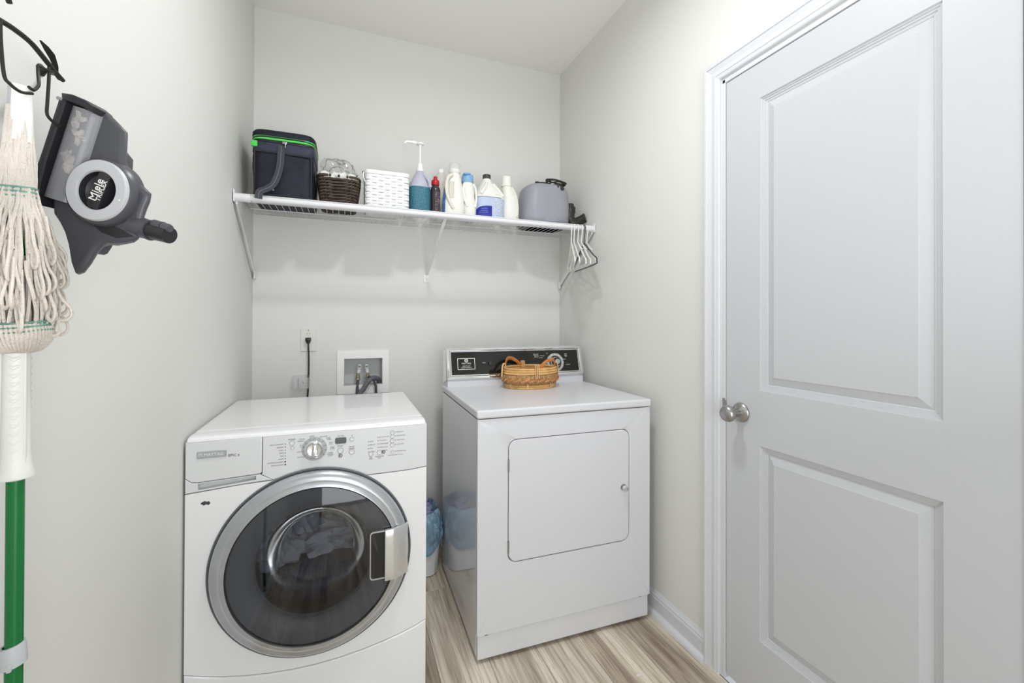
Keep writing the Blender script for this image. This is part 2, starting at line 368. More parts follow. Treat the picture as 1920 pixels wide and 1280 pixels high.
# ------------------------------------------------------------------ room shell
W, H, YB, YD = 1.6488, 2.74, -4.2, -2.95
b = BM(); box(b, 0, W, YB, 0, -0.05, -0.004)
fl = struct('floor', b, mat('floor_underlay', (0.05, 0.045, 0.04), 0.9))
PWID = 0.183
k0 = -5
xs = [0.911+PWID*k for k in range(-6, 6)]
for k in range(len(xs)-1):
    x0, x1 = max(0, xs[k]), min(W, xs[k+1])
    if x1-x0 < 0.01: continue
    off = [(0.0), (-0.40), (-0.82), (-0.18), (-0.6)][(k*2) % 5]
    if abs(xs[k+1]-0.911) < 0.01: off = -0.42
    y = off
    segs = [(0, off)] if off < 0 else []
    yy = off
    while yy > YB:
        segs.append((yy, max(YB, yy-1.22))); yy -= 1.22
    for ya, yb in segs:
        if ya-yb < 0.005: continue
        b = BM(); g = 0.0005
        box(b, x0+g, x1-g, yb+g, ya-g, -0.005, 0.0, 0.0009, 1)
        link('plank', b, M['floor'], fl)
b = BM(); box(b, -0.1, W+0.1, YB-0.1, 0.1, H, H+0.1); struct('ceiling', b, M['ceil'])
b = BM(); box(b, -0.1, W+0.1, YB-0.1, YB, 0, H); struct('wall_far', b, M['wall'])
b = BM(); box(b, -0.1, 0, YB, 0.0, 0, H); struct('wall_left', b, M['wall'])
# back wall with the recess hole for the valve box
VB = (0.4125, 0.6028, 0.890, 1.0285)
b = BM(); extr(b, [(-0.1, 0), (W+0.1, 0), (W+0.1, H), (-0.1, H)], [[(VB[0], VB[2]), (VB[1], VB[2]), (VB[1], VB[3]), (VB[0], VB[3])]], 0, 0.1)
struct('wall_back', b, M['wall'])
# right wall with door opening
DY0, DY1, DZT = -1.247, -1.985, 2.068
Mx = T(W, 0, 0) @ RZ(radians(-90))      # local x -> -y (towards viewer), local -y -> -x (into room)
b = BM(); extr(b, [(0, 0), (-DY0, 0), (-DY0, DZT), (-DY1, DZT), (-DY1, 0), (-YB, 0), (-YB, H), (0, H)], (), 0, 0.11, mtx=Mx)
struct('wall_right', b, M['wall'])
# rear wall behind the camera with an open doorway to the hall
b = BM(); extr(b, [(0, 0), (0.30, 0), (0.30, 2.1), (1.35, 2.1), (1.35, 0), (W, 0), (W, H), (0, H)], (), YD, YD+0.11)
struct('wall_rear', b, M['wall'])
# baseboards
def baseboard(name, p0, p1, nrm):
    d = Vector(p1)-Vector(p0); L = d.length; ang = math.atan2(d.y, d.x)
    prof = [(0, 0), (0.013, 0), (0.013, 0.066), (0.0105, 0.072), (0.0105, 0.078), (0.006, 0.086), (0.004, 0.092), (0, 0.092)]
    shoe = [(0.013, 0.0), (0.030, 0.0), (0.029, 0.007), (0.025, 0.014), (0.019, 0.018), (0.013, 0.019)]
    out = []
    for pr in (prof, shoe):
        b = BM(); A = [b.verts.new((0, q[0], q[1])) for q in pr]; B = [b.verts.new((L, q[0], q[1])) for q in pr]
        n = len(pr)
        for i in range(n): b.faces.new((A[i], A[(i+1) % n], B[(i+1) % n], B[i]))
        b.faces.new(A[::-1]); b.faces.new(B); 
        if nrm < 0: bmesh.ops.transform(b, matrix=Matrix.Scale(-1, 4, (0, 1, 0)), verts=b.verts)
        bmesh.ops.recalc_face_normals(b, faces=b.faces[:])
        bmesh.ops.transform(b, matrix=T(*p0) @ RZ(ang), verts=b.verts); out.append(b)
    o = struct(name, out[0], M['trim']); link('shoe_moulding', out[1], M['trim'], o)
baseboard('baseboard_right', (W, 0, 0), (W, -1.182, 0), -1)
baseboard('baseboard_back', (0, 0, 0), (W, 0, 0), -1)
baseboard('baseboard_left', (0, 0, 0), (0, YD, 0), 1)
# casing with mitred corners
prof = [(0, 0), (0, .016), (.002, .0185), (.005, .019), (.0105, .0185), (.0115, .016), (.013, .0155), (.030, .0115), (.046, .0135), (.047, .0115), (.0485, .0115), (.057, .0105), (.0605, .009), (.0625, .006), (.0625, 0)]
y0, y1, zt = -1.179, -2.053, 2.137
b = BM(); st = []
for w, t in prof:
    st.append([b.verts.new((W-t, y0-w, 0)), b.verts.new((W-t, y0-w, zt-w)), b.verts.new((W-t, y1+w, zt-w)), b.verts.new((W-t, y1+w, 0))])
for A, B in zip(st, st[1:]):
    for i in range(3): b.faces.new((A[i], A[i+1], B[i+1], B[i]))
bmesh.ops.recalc_face_normals(b, faces=b.faces[:])
struct('trim_1', b, M['trim'], label='white moulded door casing with mitred corners')
b = BM()
box(b, W-0.001, W+0.11, DY0-0.012, DY0+0.002, 0, DZT, 0.001); box(b, W-0.001, W+0.11, DY1-0.002, DY1+0.012, 0, DZT, 0.001)
box(b, W-0.001, W+0.11, DY1, DY0, DZT-0.012, DZT+0.002, 0.001)
box(b, W+0.042, W+0.06, DY1+0.01, DY0-0.01, 0, DZT-0.01)
struct('trim_2', b, M['trim'], label='white door jamb behind the casing')

# door leaf with two moulded panels
dl, dr, dz0, dz1 = 1.2615, 1.9705, 0.016, 2.053     # local x = -y
panels = [(1.391, 1.8475, 0.213, 0.8315), (1.391, 1.8475, 1.0075, 1.9405)]
b = BM()
outer = [(dl, dz0), (dr, dz0), (dr, dz1), (dl, dz1)]
vs = [b.verts.new((x, 0, z)) for x, z in outer]
for i in range(4): b.edges.new((vs[i], vs[(i+1) % 4]))
rings0 = []
for (a, c, e, f) in panels:
    r = [b.verts.new((x, 0, z)) for x, z in ((a, e), (c, e), (c, f), (a, f))]
    for i in range(4): b.edges.new((r[i], r[(i+1) % 4]))
    rings0.append(r)
bmesh.ops.triangle_fill(b, use_beauty=True, edges=b.edges[:])
inset = [(0.0015, .0035), (.006, .0045), (.0065, .0065), (.012, .0075), (.0125, .0095), (.019, .0105), (.021, .0125), (.044, .0045), (.046, .0030), (.050, .0030)]
for (a, c, e, f), r in zip(panels, rings0):
    prev = r
    for w, d in inset:
        cur = [b.verts.new((x, d, z)) for x, z in ((a+w, e+w), (c-w, e+w), (c-w, f-w), (a+w, f-w))]
        for i in range(4): b.faces.new((prev[i], prev[(i+1) % 4], cur[(i+1) % 4], cur[i]))
        prev = cur
    b.faces.new(prev)
back = [b.verts.new((x, 0.035, z)) for x, z in outer]
for i in range(4): b.faces.new((vs[i], vs[(i+1) % 4], back[(i+1) % 4], back[i]))
b.faces.new(back)
bmesh.ops.recalc_face_normals(b, faces=b.faces[:])
bmesh.ops.transform(b, matrix=T(0.003, 0, 0) @ Mx, verts=b.verts)
dleaf = struct('door_1', b, M['door'], label='white two-panel moulded door with a round satin knob')
KM = T(W+0.003, -1.3215, 0.925) @ RY(radians(-90))
b = BM(); lathe(b, [(0, 0.026), (0.0125, 0.026), (0.012, 0.034), (0.0145, 0.040), (0.022, 0.046), (0.0265, 0.053), (0.0275, 0.060), (0.026, 0.066), (0.0215, 0.072), (0.013, 0.0755), (0, 0.0765)], 40, KM)
kn = link('door_knob', b, M['satin'], dleaf); kn['label'] = 'round satin nickel door knob'
b = BM(); lathe(b, [(0, 0), (0.0325, 0), (0.0325, 0.003), (0.030, 0.007), (0.022, 0.012), (0.0135, 0.016), (0.0125, 0.027), (0, 0.027)], 40, KM)
link('rosette', b, M['satin'], dleaf)
b = BM(); box(b, W-0.0025, W+0.02, -1.2625, -1.2605, 0.897, 0.955, 0.0005); link('latch_plate', b, M['satin'], dleaf)
b = BM(); box(b, W-0.0016, W+0.002, DY0-0.0115, DY0-0.001, 0.89, 0.962, 0.0004); link('strike_plate', b, M['satin'], dleaf)

# ------------------------------------------------------------------ washer (local: x right, y back, z up; front sheet at y=0)
ws = thing('washing_machine', 'white front-loading washing machine with a large round silver-rimmed dark glass door', 'washer', (0.006, -0.925, 0))
WW, WD, WH = 0.666, 0.572, 0.900
b = BM()
box(b, 0, WW, 0.0, WD, 0.012, WH-0.03, 0.006)
# hollow for the drum: cut by deleting faces is avoided - cabinet is an open tube behind the door
b.free(); b = BM()
extr(b, [(0, 0.012), (WW, 0.012), (WW, WH-0.028), (0, WH-0.028)], [circ(0.333, 0.495, 0.225, 48)], 0.0, 0.012)
box(b, 0, 0.01, 0.0, WD, 0.012, WH-0.02, 0.002); box(b, WW-0.01, WW, 0.0, WD, 0.012, WH-0.02, 0.002)
box(b, 0, WW, WD-0.01, WD, 0.012, WH-0.02, 0.002); box(b, 0, WW, 0, WD, 0.012, 0.022)
link('cabinet', b, M['enamel'], ws)
# top: rounded slab, front edge drops into fascia
prof = [(-0.0300, 0.862), (-0.0305, 0.8870), (-0.0290, 0.8915), (-0.024, 0.8965), (-0.016, 0.8990), (0.000, 0.9005), (0.030, 0.9005), (0.034, 0.8990), (0.040, 0.8990), (0.044, 0.9005), (WD-0.012, 0.9005), (WD-0.003, 0.898), (WD, 0.890), (WD, 0.862)]
b = BM(); cols = []
xsn = [(0.0, -0.012), (0.0015, -0.005), (0.005, -0.0015), (0.012, 0.0), (WW-0.012, 0.0), (WW-0.005, -0.0015), (WW-0.0015, -0.005), (WW, -0.012)]
for x, dz in xsn:
    cols.append([b.verts.new((x, y+(0.008 if abs(dz) > 0.01 else (0.003 if abs(dz) > 0.004 else 0))*(1 if i < 4 else 0), max(0.862, z+(dz if z > 0.888 else 0)))) for i, (y, z) in enumerate(prof)])
for A, B in zip(cols, cols[1:]):
    for i in range(len(prof)-1): b.faces.new((A[i], A[i+1], B[i+1], B[i]))
b.faces.new(cols[0]); b.faces.new(cols[-1][::-1])
b.faces.new([c[0] for c in cols] + [c[-1] for c in cols][::-1])
for v in b.verts:
    if v.co.z < 0.863 and v.co.y < 0.0: v.co.y = -0.004
    elif v.co.z < 0.8875 and v.co.y < -0.02: v.co.z = 0.8862
bmesh.ops.recalc_face_normals(b, faces=b.faces[:])
link('top_panel', b, M['enamel'], ws, sharp=25)
# fascia pieces (front at y=-0.030)
FY = -0.030
RC, RR = (0.333, 0.497), 0.283
def arc_pts(cx, cz, r, a0, a1, n):
    return [(cx+r*cos(radians(a0+(a1-a0)*i/n)), cz+r*sin(radians(a0+(a1-a0)*i/n))) for i in range(n+1)]
# control panel: bounded by the drawer left, a gentle seam lower right and the door ring
def circ_x_at(z, side): 
    d = RR*RR-(z-RC[1])**2; return RC[0]+side*math.sqrt(max(d, 0))
zl, zr = 0.742, 0.741
aR = math.degrees(math.acos((circ_x_at(0.735, 1)-RC[0])/RR)); aL = 180-math.degrees(math.acos(-(circ_x_at(0.752, -1)-RC[0])/RR))
ctrl = [(0.1885, 0.8850), (0.1885, 0.7825), (0.1868, 0.7752), (circ_x_at(0.7565, -1)-0.004, 0.7565)]
arc = arc_pts(RC[0], RC[1], RR, 180-math.degrees(math.acos((RC[0]-circ_x_at(0.7565, -1))/RR)), math.degrees(math.asin((0.739-RC[1])/RR)), 24)
ctrl += arc[1:] + [(0.56, 0.7395), (0.62, 0.7410), (0.667, 0.7455), (0.667, 0.8850)]
b = BM(); extr(b, ctrl, (), FY, 0.0, 0.0016, 1)
link('control_panel', b, M['fascia'], ws)
# detergent drawer
b = BM(); extr(b, [(0.0, 0.786), (0.0, 0.8850), (0.187, 0.8850), (0.187, 0.7835), (0.1845, 0.7798), (0.178, 0.7785), (0.03, 0.772), (0.015, 0.774)], (), FY-0.001, 0.0, 0.0025, 2)
dr_ = link('detergent_drawer', b, M['fascia'], ws)
b = BM(); extr(b, [(0.0, 0.744), (0.0, 0.7845), (0.015, 0.7725), (0.03, 0.7705), (0.171, 0.7765), (0.181, 0.7772), (0.187, 0.7730), (0.2135, 0.7575), (0.146, 0.755)],
     [[(0.030, 0.7500), (0.172, 0.7620), (0.172, 0.7745), (0.030, 0.7685)]], FY-0.001, 0.0, 0.0012, 1)
link('handle_lip', b, M['fascia'], dr_)
b = BM(); box(b, 0.028, 0.175, -0.012, -0.002, 0.748, 0.778); link('handle_recess', b, M['fascia'], dr_)
# badge + model text
BG = RY(radians(0))
b = BM(); extr(b, rrect(0.0275, 0.0985, 0.8385, 0.8580, 0.003), (), FY-0.0035, FY-0.0005, 0.0012, 1)
bd = link('badge', b, M['silver_paint'], ws)
b = lettering([('MAYTAG', 0.0115, 0.068, 0.8482)], T(0, FY-0.0037, 0))
tube(b, [(0.0325, FY-0.0037, 0.8445), (0.0325, FY-0.0037, 0.853), (0.041, FY-0.0037, 0.853), (0.041, FY-0.0037, 0.8445)], 0.0006, 4, closed=True)
join(b, lettering([('M', 0.007, 0.0368, 0.8488)], T(0, FY-0.0037, 0)))
link('badge_lettering', b, M['print_white'], bd)
b = lettering([('EPIC z', 0.0105, 0.1025, 0.8400, 0, 'LEFT')], T(0, FY-0.0013, 0)); 
link('model_lettering', b, M['print_dark'], ws)
# front panel between fascia and kick panel
kick = [(0.0, 0.2425), (0.045, 0.2270), (0.09, 0.2135), (0.145, 0.2010), (0.203, 0.1915), (0.265, 0.1850), (0.331, 0.1825), (0.40, 0.1850), (0.469, 0.1925), (0.525, 0.2015), (0.583, 0.2135), (0.63, 0.2270), (0.666, 0.2405)]
front = [(p[0], p[1]+0.0022) for p in kick]
front += [(0.666, 0.7435), (0.62, 0.7390), (0.56, 0.7375), (circ_x_at(0.737, 1)+0.002, 0.737)]
front += [(circ_x_at(0.7545, -1)-0.004, 0.7545), (0.14, 0.7525), (0.0, 0.7415)]
# notch top along ring arc: build as polygon with the arc
pre = front[:-4]; end = front[-3:]
arcf = arc_pts(RC[0], RC[1], RR, math.degrees(math.asin((0.737-RC[1])/RR)), 180-math.degrees(math.acos((RC[0]-circ_x_at(0.7545, -1))/RR)), 24)
front = pre + arcf + end[1:]
# the door opening
b = BM(); extr(b, front, [circ(0.333, 0.495, 0.235, 48)], FY, 0.0, 0.0)
link('front_panel', b, M['enamel'], ws)
b = BM(); extr(b, [(0.0, 0.012)] + [(0.666, 0.012)] + [(p[0], p[1]) for p in kick][::-1], (), FY-0.003, 0.0, 0.004, 3)
link('kick_panel', b, M['enamel'], ws)
b = BM(); box(b, 0.004, 0.662, -0.022, 0.0, 0.16, 0.30); 
for q in ((0.004, 0.05, 0.3, 0.744), (0.616, 0.662, 0.3, 0.883), (0.183, 0.616, 0.782, 0.883)): box(b, q[0], q[1], -0.02, -0.001, q[2], q[3])
link('seam_backing', b, M['seam'], ws)
for fx in (0.05, 0.616):
    for fy in (0.04, 0.52):
        b = BM(); lathe(b, [(0, 0), (0.022, 0), (0.022, 0.008), (0.008, 0.010), (0.008, 0.02), (0, 0.02)], 20, T(fx, fy, 0)); link('foot', b, M['black'], ws)
# chipped paint and sticker mark below the drawer
b = BM(); extr(b, [(0.036, 0.712), (0.040, 0.716), (0.046, 0.7185), (0.051, 0.716), (0.057, 0.7165), (0.060, 0.711), (0.056, 0.706), (0.050, 0.709), (0.044, 0.706), (0.041, 0.709)], (), FY-0.0004, FY+0.001)
link('chipped_patch', b, mat('chip_dark', S(70, 70, 72), 0.7, var=(500, 0.8)), ws)
# door: ring, glass, bowl
DM = T(RC[0], FY, RC[1]) @ RX(radians(90))       # local z -> -y (towards viewer)
wdr = BM(); lathe(wdr, [(0.2825, -0.001), (0.2825, 0.004), (0.279, 0.006), (0.276, 0.003), (0.272, 0.002)], 96, DM)
wd_ = link('door_gap_ring', wdr, mat('grey_gap_shade', S(112, 114, 118), 0.35, metal=0.5), ws)  # grey ring standing for the shaded gap around the door
b = BM(); lathe(b, [(0.2735, -0.004), (0.2755, 0.004), (0.2745, 0.012), (0.270, 0.019), (0.262, 0.0245), (0.254, 0.0270), (0.250, 0.0275), (0.247, 0.0270), (0.2365, 0.0330), (0.2335, 0.0335), (0.2325, 0.031), (0.2325, 0.0)], 96, DM)
ring = link('door_ring', b, M['silver_paint'], ws); ring['label'] = 'silver door ring'
b = BM(); lathe(b, [(0.2330, 0.0312), (0.2318, 0.0328), (0.2300, 0.0318), (0.2300, 0.0)], 96, DM); link('glass_seal', b, M['black'], ring)
HX0, HX1, HZ0, HZ1 = 0.487, 0.535, 0.423, 0.572     # handle recess
b = BM(); lathe(b, [(0.2302, 0.0312), (0.20, 0.0340), (0.15, 0.0375), (0.10, 0.0398), (0.05, 0.0410), (0.0, 0.0415)], 96, DM)
link('door_glass', b, M['door_glass'], ring)
b = BM(); lathe(b, [(0.2298, 0.024), (0.205, 0.020), (0.175, 0.012), (0.166, 0.004), (0.163, -0.012)], 96, DM)
link('window_surround', b, M['dark_plate'], ring)
b = BM(); lathe(b, [(0.163, -0.010), (0.150, -0.018), (0.130, -0.050), (0.118, -0.080), (0.108, -0.094), (0.09, -0.100), (0.0, -0.104)], 72, DM)
link('glass_bowl', b, M['bowl_glass'], ring)
b = BM(); lathe(b, [(0.222, -0.004), (0.225, -0.03), (0.18, -0.055), (0.185, -0.075)], 64, DM); link('door_boot', b, mat('grey_rubber_boot', (0.09, 0.09, 0.1), 0.5), ws)
b = BM(); lathe(b, [(0.19, -0.075), (0.232, -0.085), (0.236, -0.12), (0.236, -0.42), (0.22, -0.45), (0.0, -0.455)], 64, DM)
link('drum', b, M['drum'], ws)
b = BM(); blob(b, (0.30, 0.17, 0.37), (0.15, 0.10, 0.07), 0.35, 14, 1, 4); link('laundry', b, M['clothes_blue'], ws)
b = BM(); blob(b, (0.22, 0.17, 0.47), (0.06, 0.07, 0.09), 0.5, 22, 5, 4); blob(b, (0.34, 0.20, 0.46), (0.12, 0.07, 0.05), 0.6, 25, 8, 4); blob(b, (0.29, 0.16, 0.55), (0.04, 0.05, 0.05), 0.6, 30, 2, 3)
link('laundry', b, M['clothes'], ws)
# door handle: dark pocket with a chrome grip plate
b = BM()
extr(b, rrect(HX0, HX1+0.02, HZ0, HZ1, 0.010), [rrect(HX0+0.003, HX1+0.02, HZ0+0.004, HZ1-0.004, 0.008)], FY-0.0375, FY-0.022, 0.001, 1)
hp = link('handle_frame', b, M['silver_paint'], ring)
b = BM(); box(b, HX0+0.001, HX1+0.03, FY-0.0355, FY-0.024, HZ0+0.001, HZ1-0.001); link('handle_pocket', b, M['black'], ring)
b = BM(); n = 14; rows = []
for j in range(7):
    z = HZ0-0.004+(HZ1-HZ0+0.008)*j/6; row = []
    for i in range(n):
        t = i/(n-1); x = HX1-0.004+t*0.073
        d = 0.047*(1-0.75*max(0, t-0.35)**1.4*1.6) if t > 0.35 else 0.047
        d = max(d, 0.020)+0.002*cos((j/6-.5)*2.2)
        row.append(b.verts.new((x, FY-d, z)))
    rows.append(row)
for A, B in zip(rows, rows[1:]):
    for i in range(n-1): b.faces.new((A[i], A[i+1], B[i+1], B[i]))
ext = bmesh.ops.extrude_face_region(b, geom=b.faces[:])
for v in ext['geom']:
    if isinstance(v, bmesh.types.BMVert): v.co.y += 0.012
bmesh.ops.recalc_face_normals(b, faces=b.faces[:]); bevel_sharp(b, 0.0012, 2, 60)
link('handle', b, mat('polished_handle', (0.72, 0.73, 0.74), 0.2, metal=0.7, bump=(25, 0.15, 0.002)), ring)['label'] = 'polished silver pull handle'
# dial
DC = (0.3270, 0.8365)
DMx = T(DC[0], FY, DC[1]) @ RX(radians(90))
b = BM(); lathe(b, [(0.0355, -0.001), (0.0355, 0.0010), (0.028, 0.0014), (0.0, 0.0014)], 48, DMx); dp = link('dial_plate', b, mat('dial_grey', S(176, 177, 180), 0.4), ws)
b = BM(); lathe(b, [(0.029, 0.001), (0.0285, 0.008), (0.026, 0.013), (0.0225, 0.015), (0.0195, 0.0125), (0.018, 0.012), (0.0, 0.0125)], 48, DMx)
kd = link('dial', b, M['chrome'], ws)
b = BM(); box(b, -0.0055, 0.0055, -0.030, -0.011, -0.0175, 0.0175, 0.002, 3); bmesh.ops.transform(b, matrix=T(DC[0], FY, DC[1]) @ RY(radians(8)), verts=b.verts)
link('dial_grip', b, M['chrome'], kd)
b = BM()
for i in range(11):
    a = radians(-35+25*i if False else 215-25*i)
    lathe(b, [(0.0011, 0.0012), (0.0011, 0.0018), (0, 0.0018)], 10, T(DC[0]+0.0318*cos(a), FY, DC[1]+0.0318*sin(a)) @ RX(radians(90)))
link('dial_mark', b, M['print_dark'], dp)
# display and buttons
b = BM(); extr(b, rrect(0.3855, 0.4175, 0.8455, 0.8640, 0.004), (), FY-0.0022, FY-0.0002, 0.0006, 1); link('display', b, M['black_panel'], ws)
def btn(x, z, r, m='fascia', h=0.0022):
    b = BM(); lathe(b, [(r, -0.001), (r, h*0.7), (r*0.85, h), (r*0.6, h*0.75), (0, h*0.7)], 24, T(x, FY, z) @ RX(radians(90)))
    bb = link('button', b, M[m], ws)
    b = BM(); tube(b, [(x+r*1.08*cos(2*pi*i/24), FY-0.0004, z+r*1.08*sin(2*pi*i/24)) for i in range(24)], 0.0005, 4, closed=True)
    link('button_rim', b, M['print_grey'], bb)
for q in ((0.266, 0.8600, 0.0065), (0.267, 0.8455, 0.0042), (0.434, 0.8565, 0.0060), (0.4005, 0.8240, 0.0080), (0.4335, 0.8170, 0.0075),
          (0.4905, 0.8040, 0.0062), (0.5165, 0.8060, 0.0066), (0.5565, 0.8035, 0.0045),
          (0.5560, 0.8730-0.0075, 0.0060), (0.5560, 0.8535, 0.0060), (0.5560, 0.8395, 0.0060), (0.5560, 0.8260, 0.0060)):
    btn(*q)
items = []; dots = []
for i, s in enumerate(['ADD A GARMENT', 'SENSING', 'WASH', 'RINSE', 'SPIN', 'CLEAN', 'CONTROLS LOCKED', 'DOOR LOCKED']):
    z = 0.8585-0.0087*i; items.append((s, 0.0045, 0.2435, z, 0, 'RIGHT')); dots.append((0.2480, z, 0.0022 if i > 5 else 0.0012))
items += [('POWER', 0.0055, 0.266, 0.8705), ('QUICK', .0045, 0.3200, 0.8815-0.006), ('WASH', .0045, 0.3200, 0.8715-0.001), ('DELICATE', .0048, 0.352, 0.8715), ('HAND', .0045, 0.366, 0.8660), ('WASH', .0045, 0.3675, 0.8615),
          ('SOAK', .0045, 0.3735, 0.8520), ('ONLY', .0045, 0.3735, 0.8470), ('RINSE', .0045, 0.3775, 0.8365), ('& SPIN', .0045, 0.3775, 0.8315), ('CLEAN', .0045, 0.3715, 0.8205), ('WASHER', .0045, 0.3715, 0.8155), ('CYCLE', .0045, 0.3715, 0.8105),
          ('HEAVY', .0045, 0.2930, 0.8510), ('DUTY', .0045, 0.2930, 0.8455), ('WHITES', .0048, 0.2875, 0.8310), ('SANITARY', .0048, 0.2915, 0.8150), ('NORMAL', .0048, 0.290, 0.8630), ('CASUAL', .0048, 0.293, 0.8690),
          ('EST. TIME', .0042, 0.4015, 0.8690), ('START', .0055, 0.4005, 0.8370), ('PAUSE/', .0052, 0.4335, 0.8325), ('CANCEL', .0052, 0.4335, 0.8270)]
for i, s in enumerate(['HIGH', 'MEDIUM', 'LOW', 'NO SPIN']):
    z = 0.8430-0.0108*i; items.append((s, .0045, 0.4860, z, 0, 'LEFT')); dots.append((0.4830, z, 0.0012))
for i, s in enumerate(['EX. HOT/COLD', 'HOT/COLD', 'WARM/WARM', 'WARM/COLD', 'COLD/COLD']):
    z = 0.8545-0.0108*i; items.append((s, .0045, 0.5150, z, 0, 'LEFT')); dots.append((0.5120, z, 0.0012))
for z, s in ((0.8665, 'PREWASH'), (0.8545, 'EXTRA RINSE'), (0.8405, 'HEAVY SOIL'), (0.8270, 'LIGHT SOIL'), (0.8045, 'CYCLE SIGNAL')):
    items.append((s, .0045, 0.5700, z, 0, 'LEFT')); dots.append((0.5665, z, 0.0012))
items += [('SPIN', .0045, 0.4905, 0.7925), ('SPEED', .0045, 0.4905, 0.7875), ('WASH/RINSE', .0045, 0.5165, 0.7935), ('TEMP', .0045, 0.5165, 0.7885), ('HOLD 3 SECONDS TO LOCK', .0036, 0.5660, 0.7935)]
link('printed_lettering', lettering(items, T(0, FY-0.0003, 0)), M['print_grey'], ws)['kind'] = 'stuff'
b = BM()
for x, z, r in dots+[(0.4345, 0.8675, 0.0013), (0.4005, 0.8085, 0.0062), (0.5290, 0.8065, 0.0060)]:
    if r > 0.005:
        tube(b, [(x+r*.8*cos(2*pi*i/20), FY-0.0008, z+r*.8*sin(2*pi*i/20)) for i in range(20)], 0.0008, 5, closed=True)
        box(b, x-0.0022, x+0.0004, FY-0.0008, FY, z-0.002, z+0.002)
    else: lathe(b, [(r, -0.001), (r, 0.0006), (0, 0.0006)], 10, T(x, FY, z) @ RX(radians(90)))
link('indicator_marks', b, M['print_dark'], ws)['kind'] = 'stuff'

# ------------------------------------------------------------------ dryer
dy = thing('clothes_dryer', 'older white clothes dryer with a square front door and a black control console', 'dryer', (0.862, -0.905, 0), -0.018)
DWd, DDp = 0.732, 0.655
b = BM(); box(b, 0, DWd, 0.012, DDp, 0.018, 0.871, 0.004)
link('cabinet', b, M['enamel_side'], dy)
hole = rrect(0.1135, 0.6335, 0.3435, 0.7935, 0.034)
b = BM(); extr(b, rrect(-0.001, DWd+0.001, 0.104, 0.8735, 0.004, 3), [hole], -0.008, 0.011, 0.0022, 2); link('front_panel', b, M['enamel_dryer'], dy)
b = BM(); extr(b, rrect(0.002, DWd-0.004, 0.016, 0.101, 0.003, 3), (), -0.003, 0.015, 0.003, 2); link('kick_panel', b, M['enamel_dryer'], dy)
b = BM(); box(b, 0.10, 0.65, 0.006, 0.0118, 0.33, 0.81); link('door_recess', b, M['seam'], dy)  # dark sheet behind the door gap, painted as its shade
b = BM(); extr(b, rrect(0.1165, 0.6310, 0.3465, 0.7905, 0.032), (), -0.0095, 0.004, 0.0025, 2)
dd = link('dryer_door', b, M['enamel_dryer'], dy)
for z in (0.700, 0.402):
    b = BM(); tube(b, [(0.1150, -0.011, z-0.022), (0.1150, -0.011, z+0.022)], 0.0032, 10)
    for q in (-0.011, 0.003): tube(b, [(0.1150, -0.011, z+q), (0.1150, -0.011, z+q+0.0008)], 0.0036, 10)
    link('hinge', b, M['satin'], dd)
b = BM(); lathe(b, [(0.006, 0), (0.006, 0.008), (0.0105, 0.010), (0.0115, 0.014), (0.0115, 0.020), (0.0095, 0.0225), (0, 0.0228)], 28, T(0.6040, -0.0095, 0.560) @ RX(radians(90)))
link('door_pull', b, M['chrome'], dd)['label'] = 'small round chrome pull'
b = BM(); lathe(b, [(0.012, 0), (0.012, 0.002), (0.006, 0.003)], 28, T(0.6040, -0.0095, 0.560) @ RX(radians(90))); link('pull_base', b, M['satin'], dd)
# lid
b = BM(); box(b, -0.005, DWd+0.005, -0.014, DDp, 0.8765, 0.9070, 0.0075, 4)
link('lid', b, M['enamel_dryer'], dy, sharp=60)
b = BM(); box(b, 0.003, DWd-0.003, 0.0, DDp-0.004, 0.868, 0.878); link('lid_gap', b, M['seam'], dy)  # dark slab under the lid edge, shade put into the colour
for fx in (0.05, DWd-0.05):
    for fy in (0.045, 0.61):
        b = BM(); lathe(b, [(0, 0), (0.02, 0), (0.02, 0.006), (0.007, 0.008), (0.007, 0.03), (0, 0.03)], 18, T(fx, fy, 0)); link('foot', b, M['black'], dy)
for px, pz in ((0.035, 0.099), (0.69, 0.100)):
    b = BM(); box(b, px-0.006, px+0.006, -0.0035, 0.0, pz-0.001, pz+0.002, 0.0005); link('screw', b, M['dark_gasket'], dy)
# console: profile prism
CX0, CX1 = 0.004, 0.735
cy0, cz0, cy1, cz1 = 0.560, 0.9445, 0.597, 1.086
prof = [(cy0-0.004, 0.905), (cy0-0.004, 0.934), (cy0, cz0-0.004), (cy1, cz1), (cy1+0.008, cz1+0.006), (DDp-0.004, cz1+0.006), (DDp, cz1), (DDp, 0.905)]
b = BM(); A = [b.verts.new((CX0, p[0], p[1])) for p in prof]; B = [b.verts.new((CX1, p[0], p[1])) for p in prof]; n = len(prof)
for i in range(n): b.faces.new((A[i], A[(i+1) % n], B[(i+1) % n], B[i]))
b.faces.new(A[::-1]); b.faces.new(B); bmesh.ops.recalc_face_normals(b, faces=b.faces[:]); bevel_sharp(b, 0.002, 2, 30)
cons = link('console', b, M['enamel_dryer'], dy)
tilt = math.atan2(cy1-cy0, cz1-cz0)
FM = T(CX0, cy0, cz0-0.004) @ RX(-tilt)      # face plane: x right, z up the face, -y outward
FV = math.hypot(cy1-cy0, cz1-cz0+0.004); FU = CX1-CX0
b = BM(); extr(b, [(-0.003, 0.0), (FU+0.003, 0.0), (FU+0.003, FV+0.005), (-0.003, FV+0.005)], [[(0.016, 0.017), (FU-0.016, 0.017), (FU-0.016, FV-0.010), (0.016, FV-0.010)]], -0.013, 0.003, 0.005, 3, mtx=FM)
link('chrome_frame', b, M['chrome'], cons)
b = BM(); extr(b, rrect(0.0165, FU-0.0165, 0.0175, FV-0.0105, 0.003, 2), [rrect(0.022, FU-0.022, 0.023, FV-0.016, 0.002, 2)], -0.0085, 0.0, 0.0012, 1, mtx=FM)
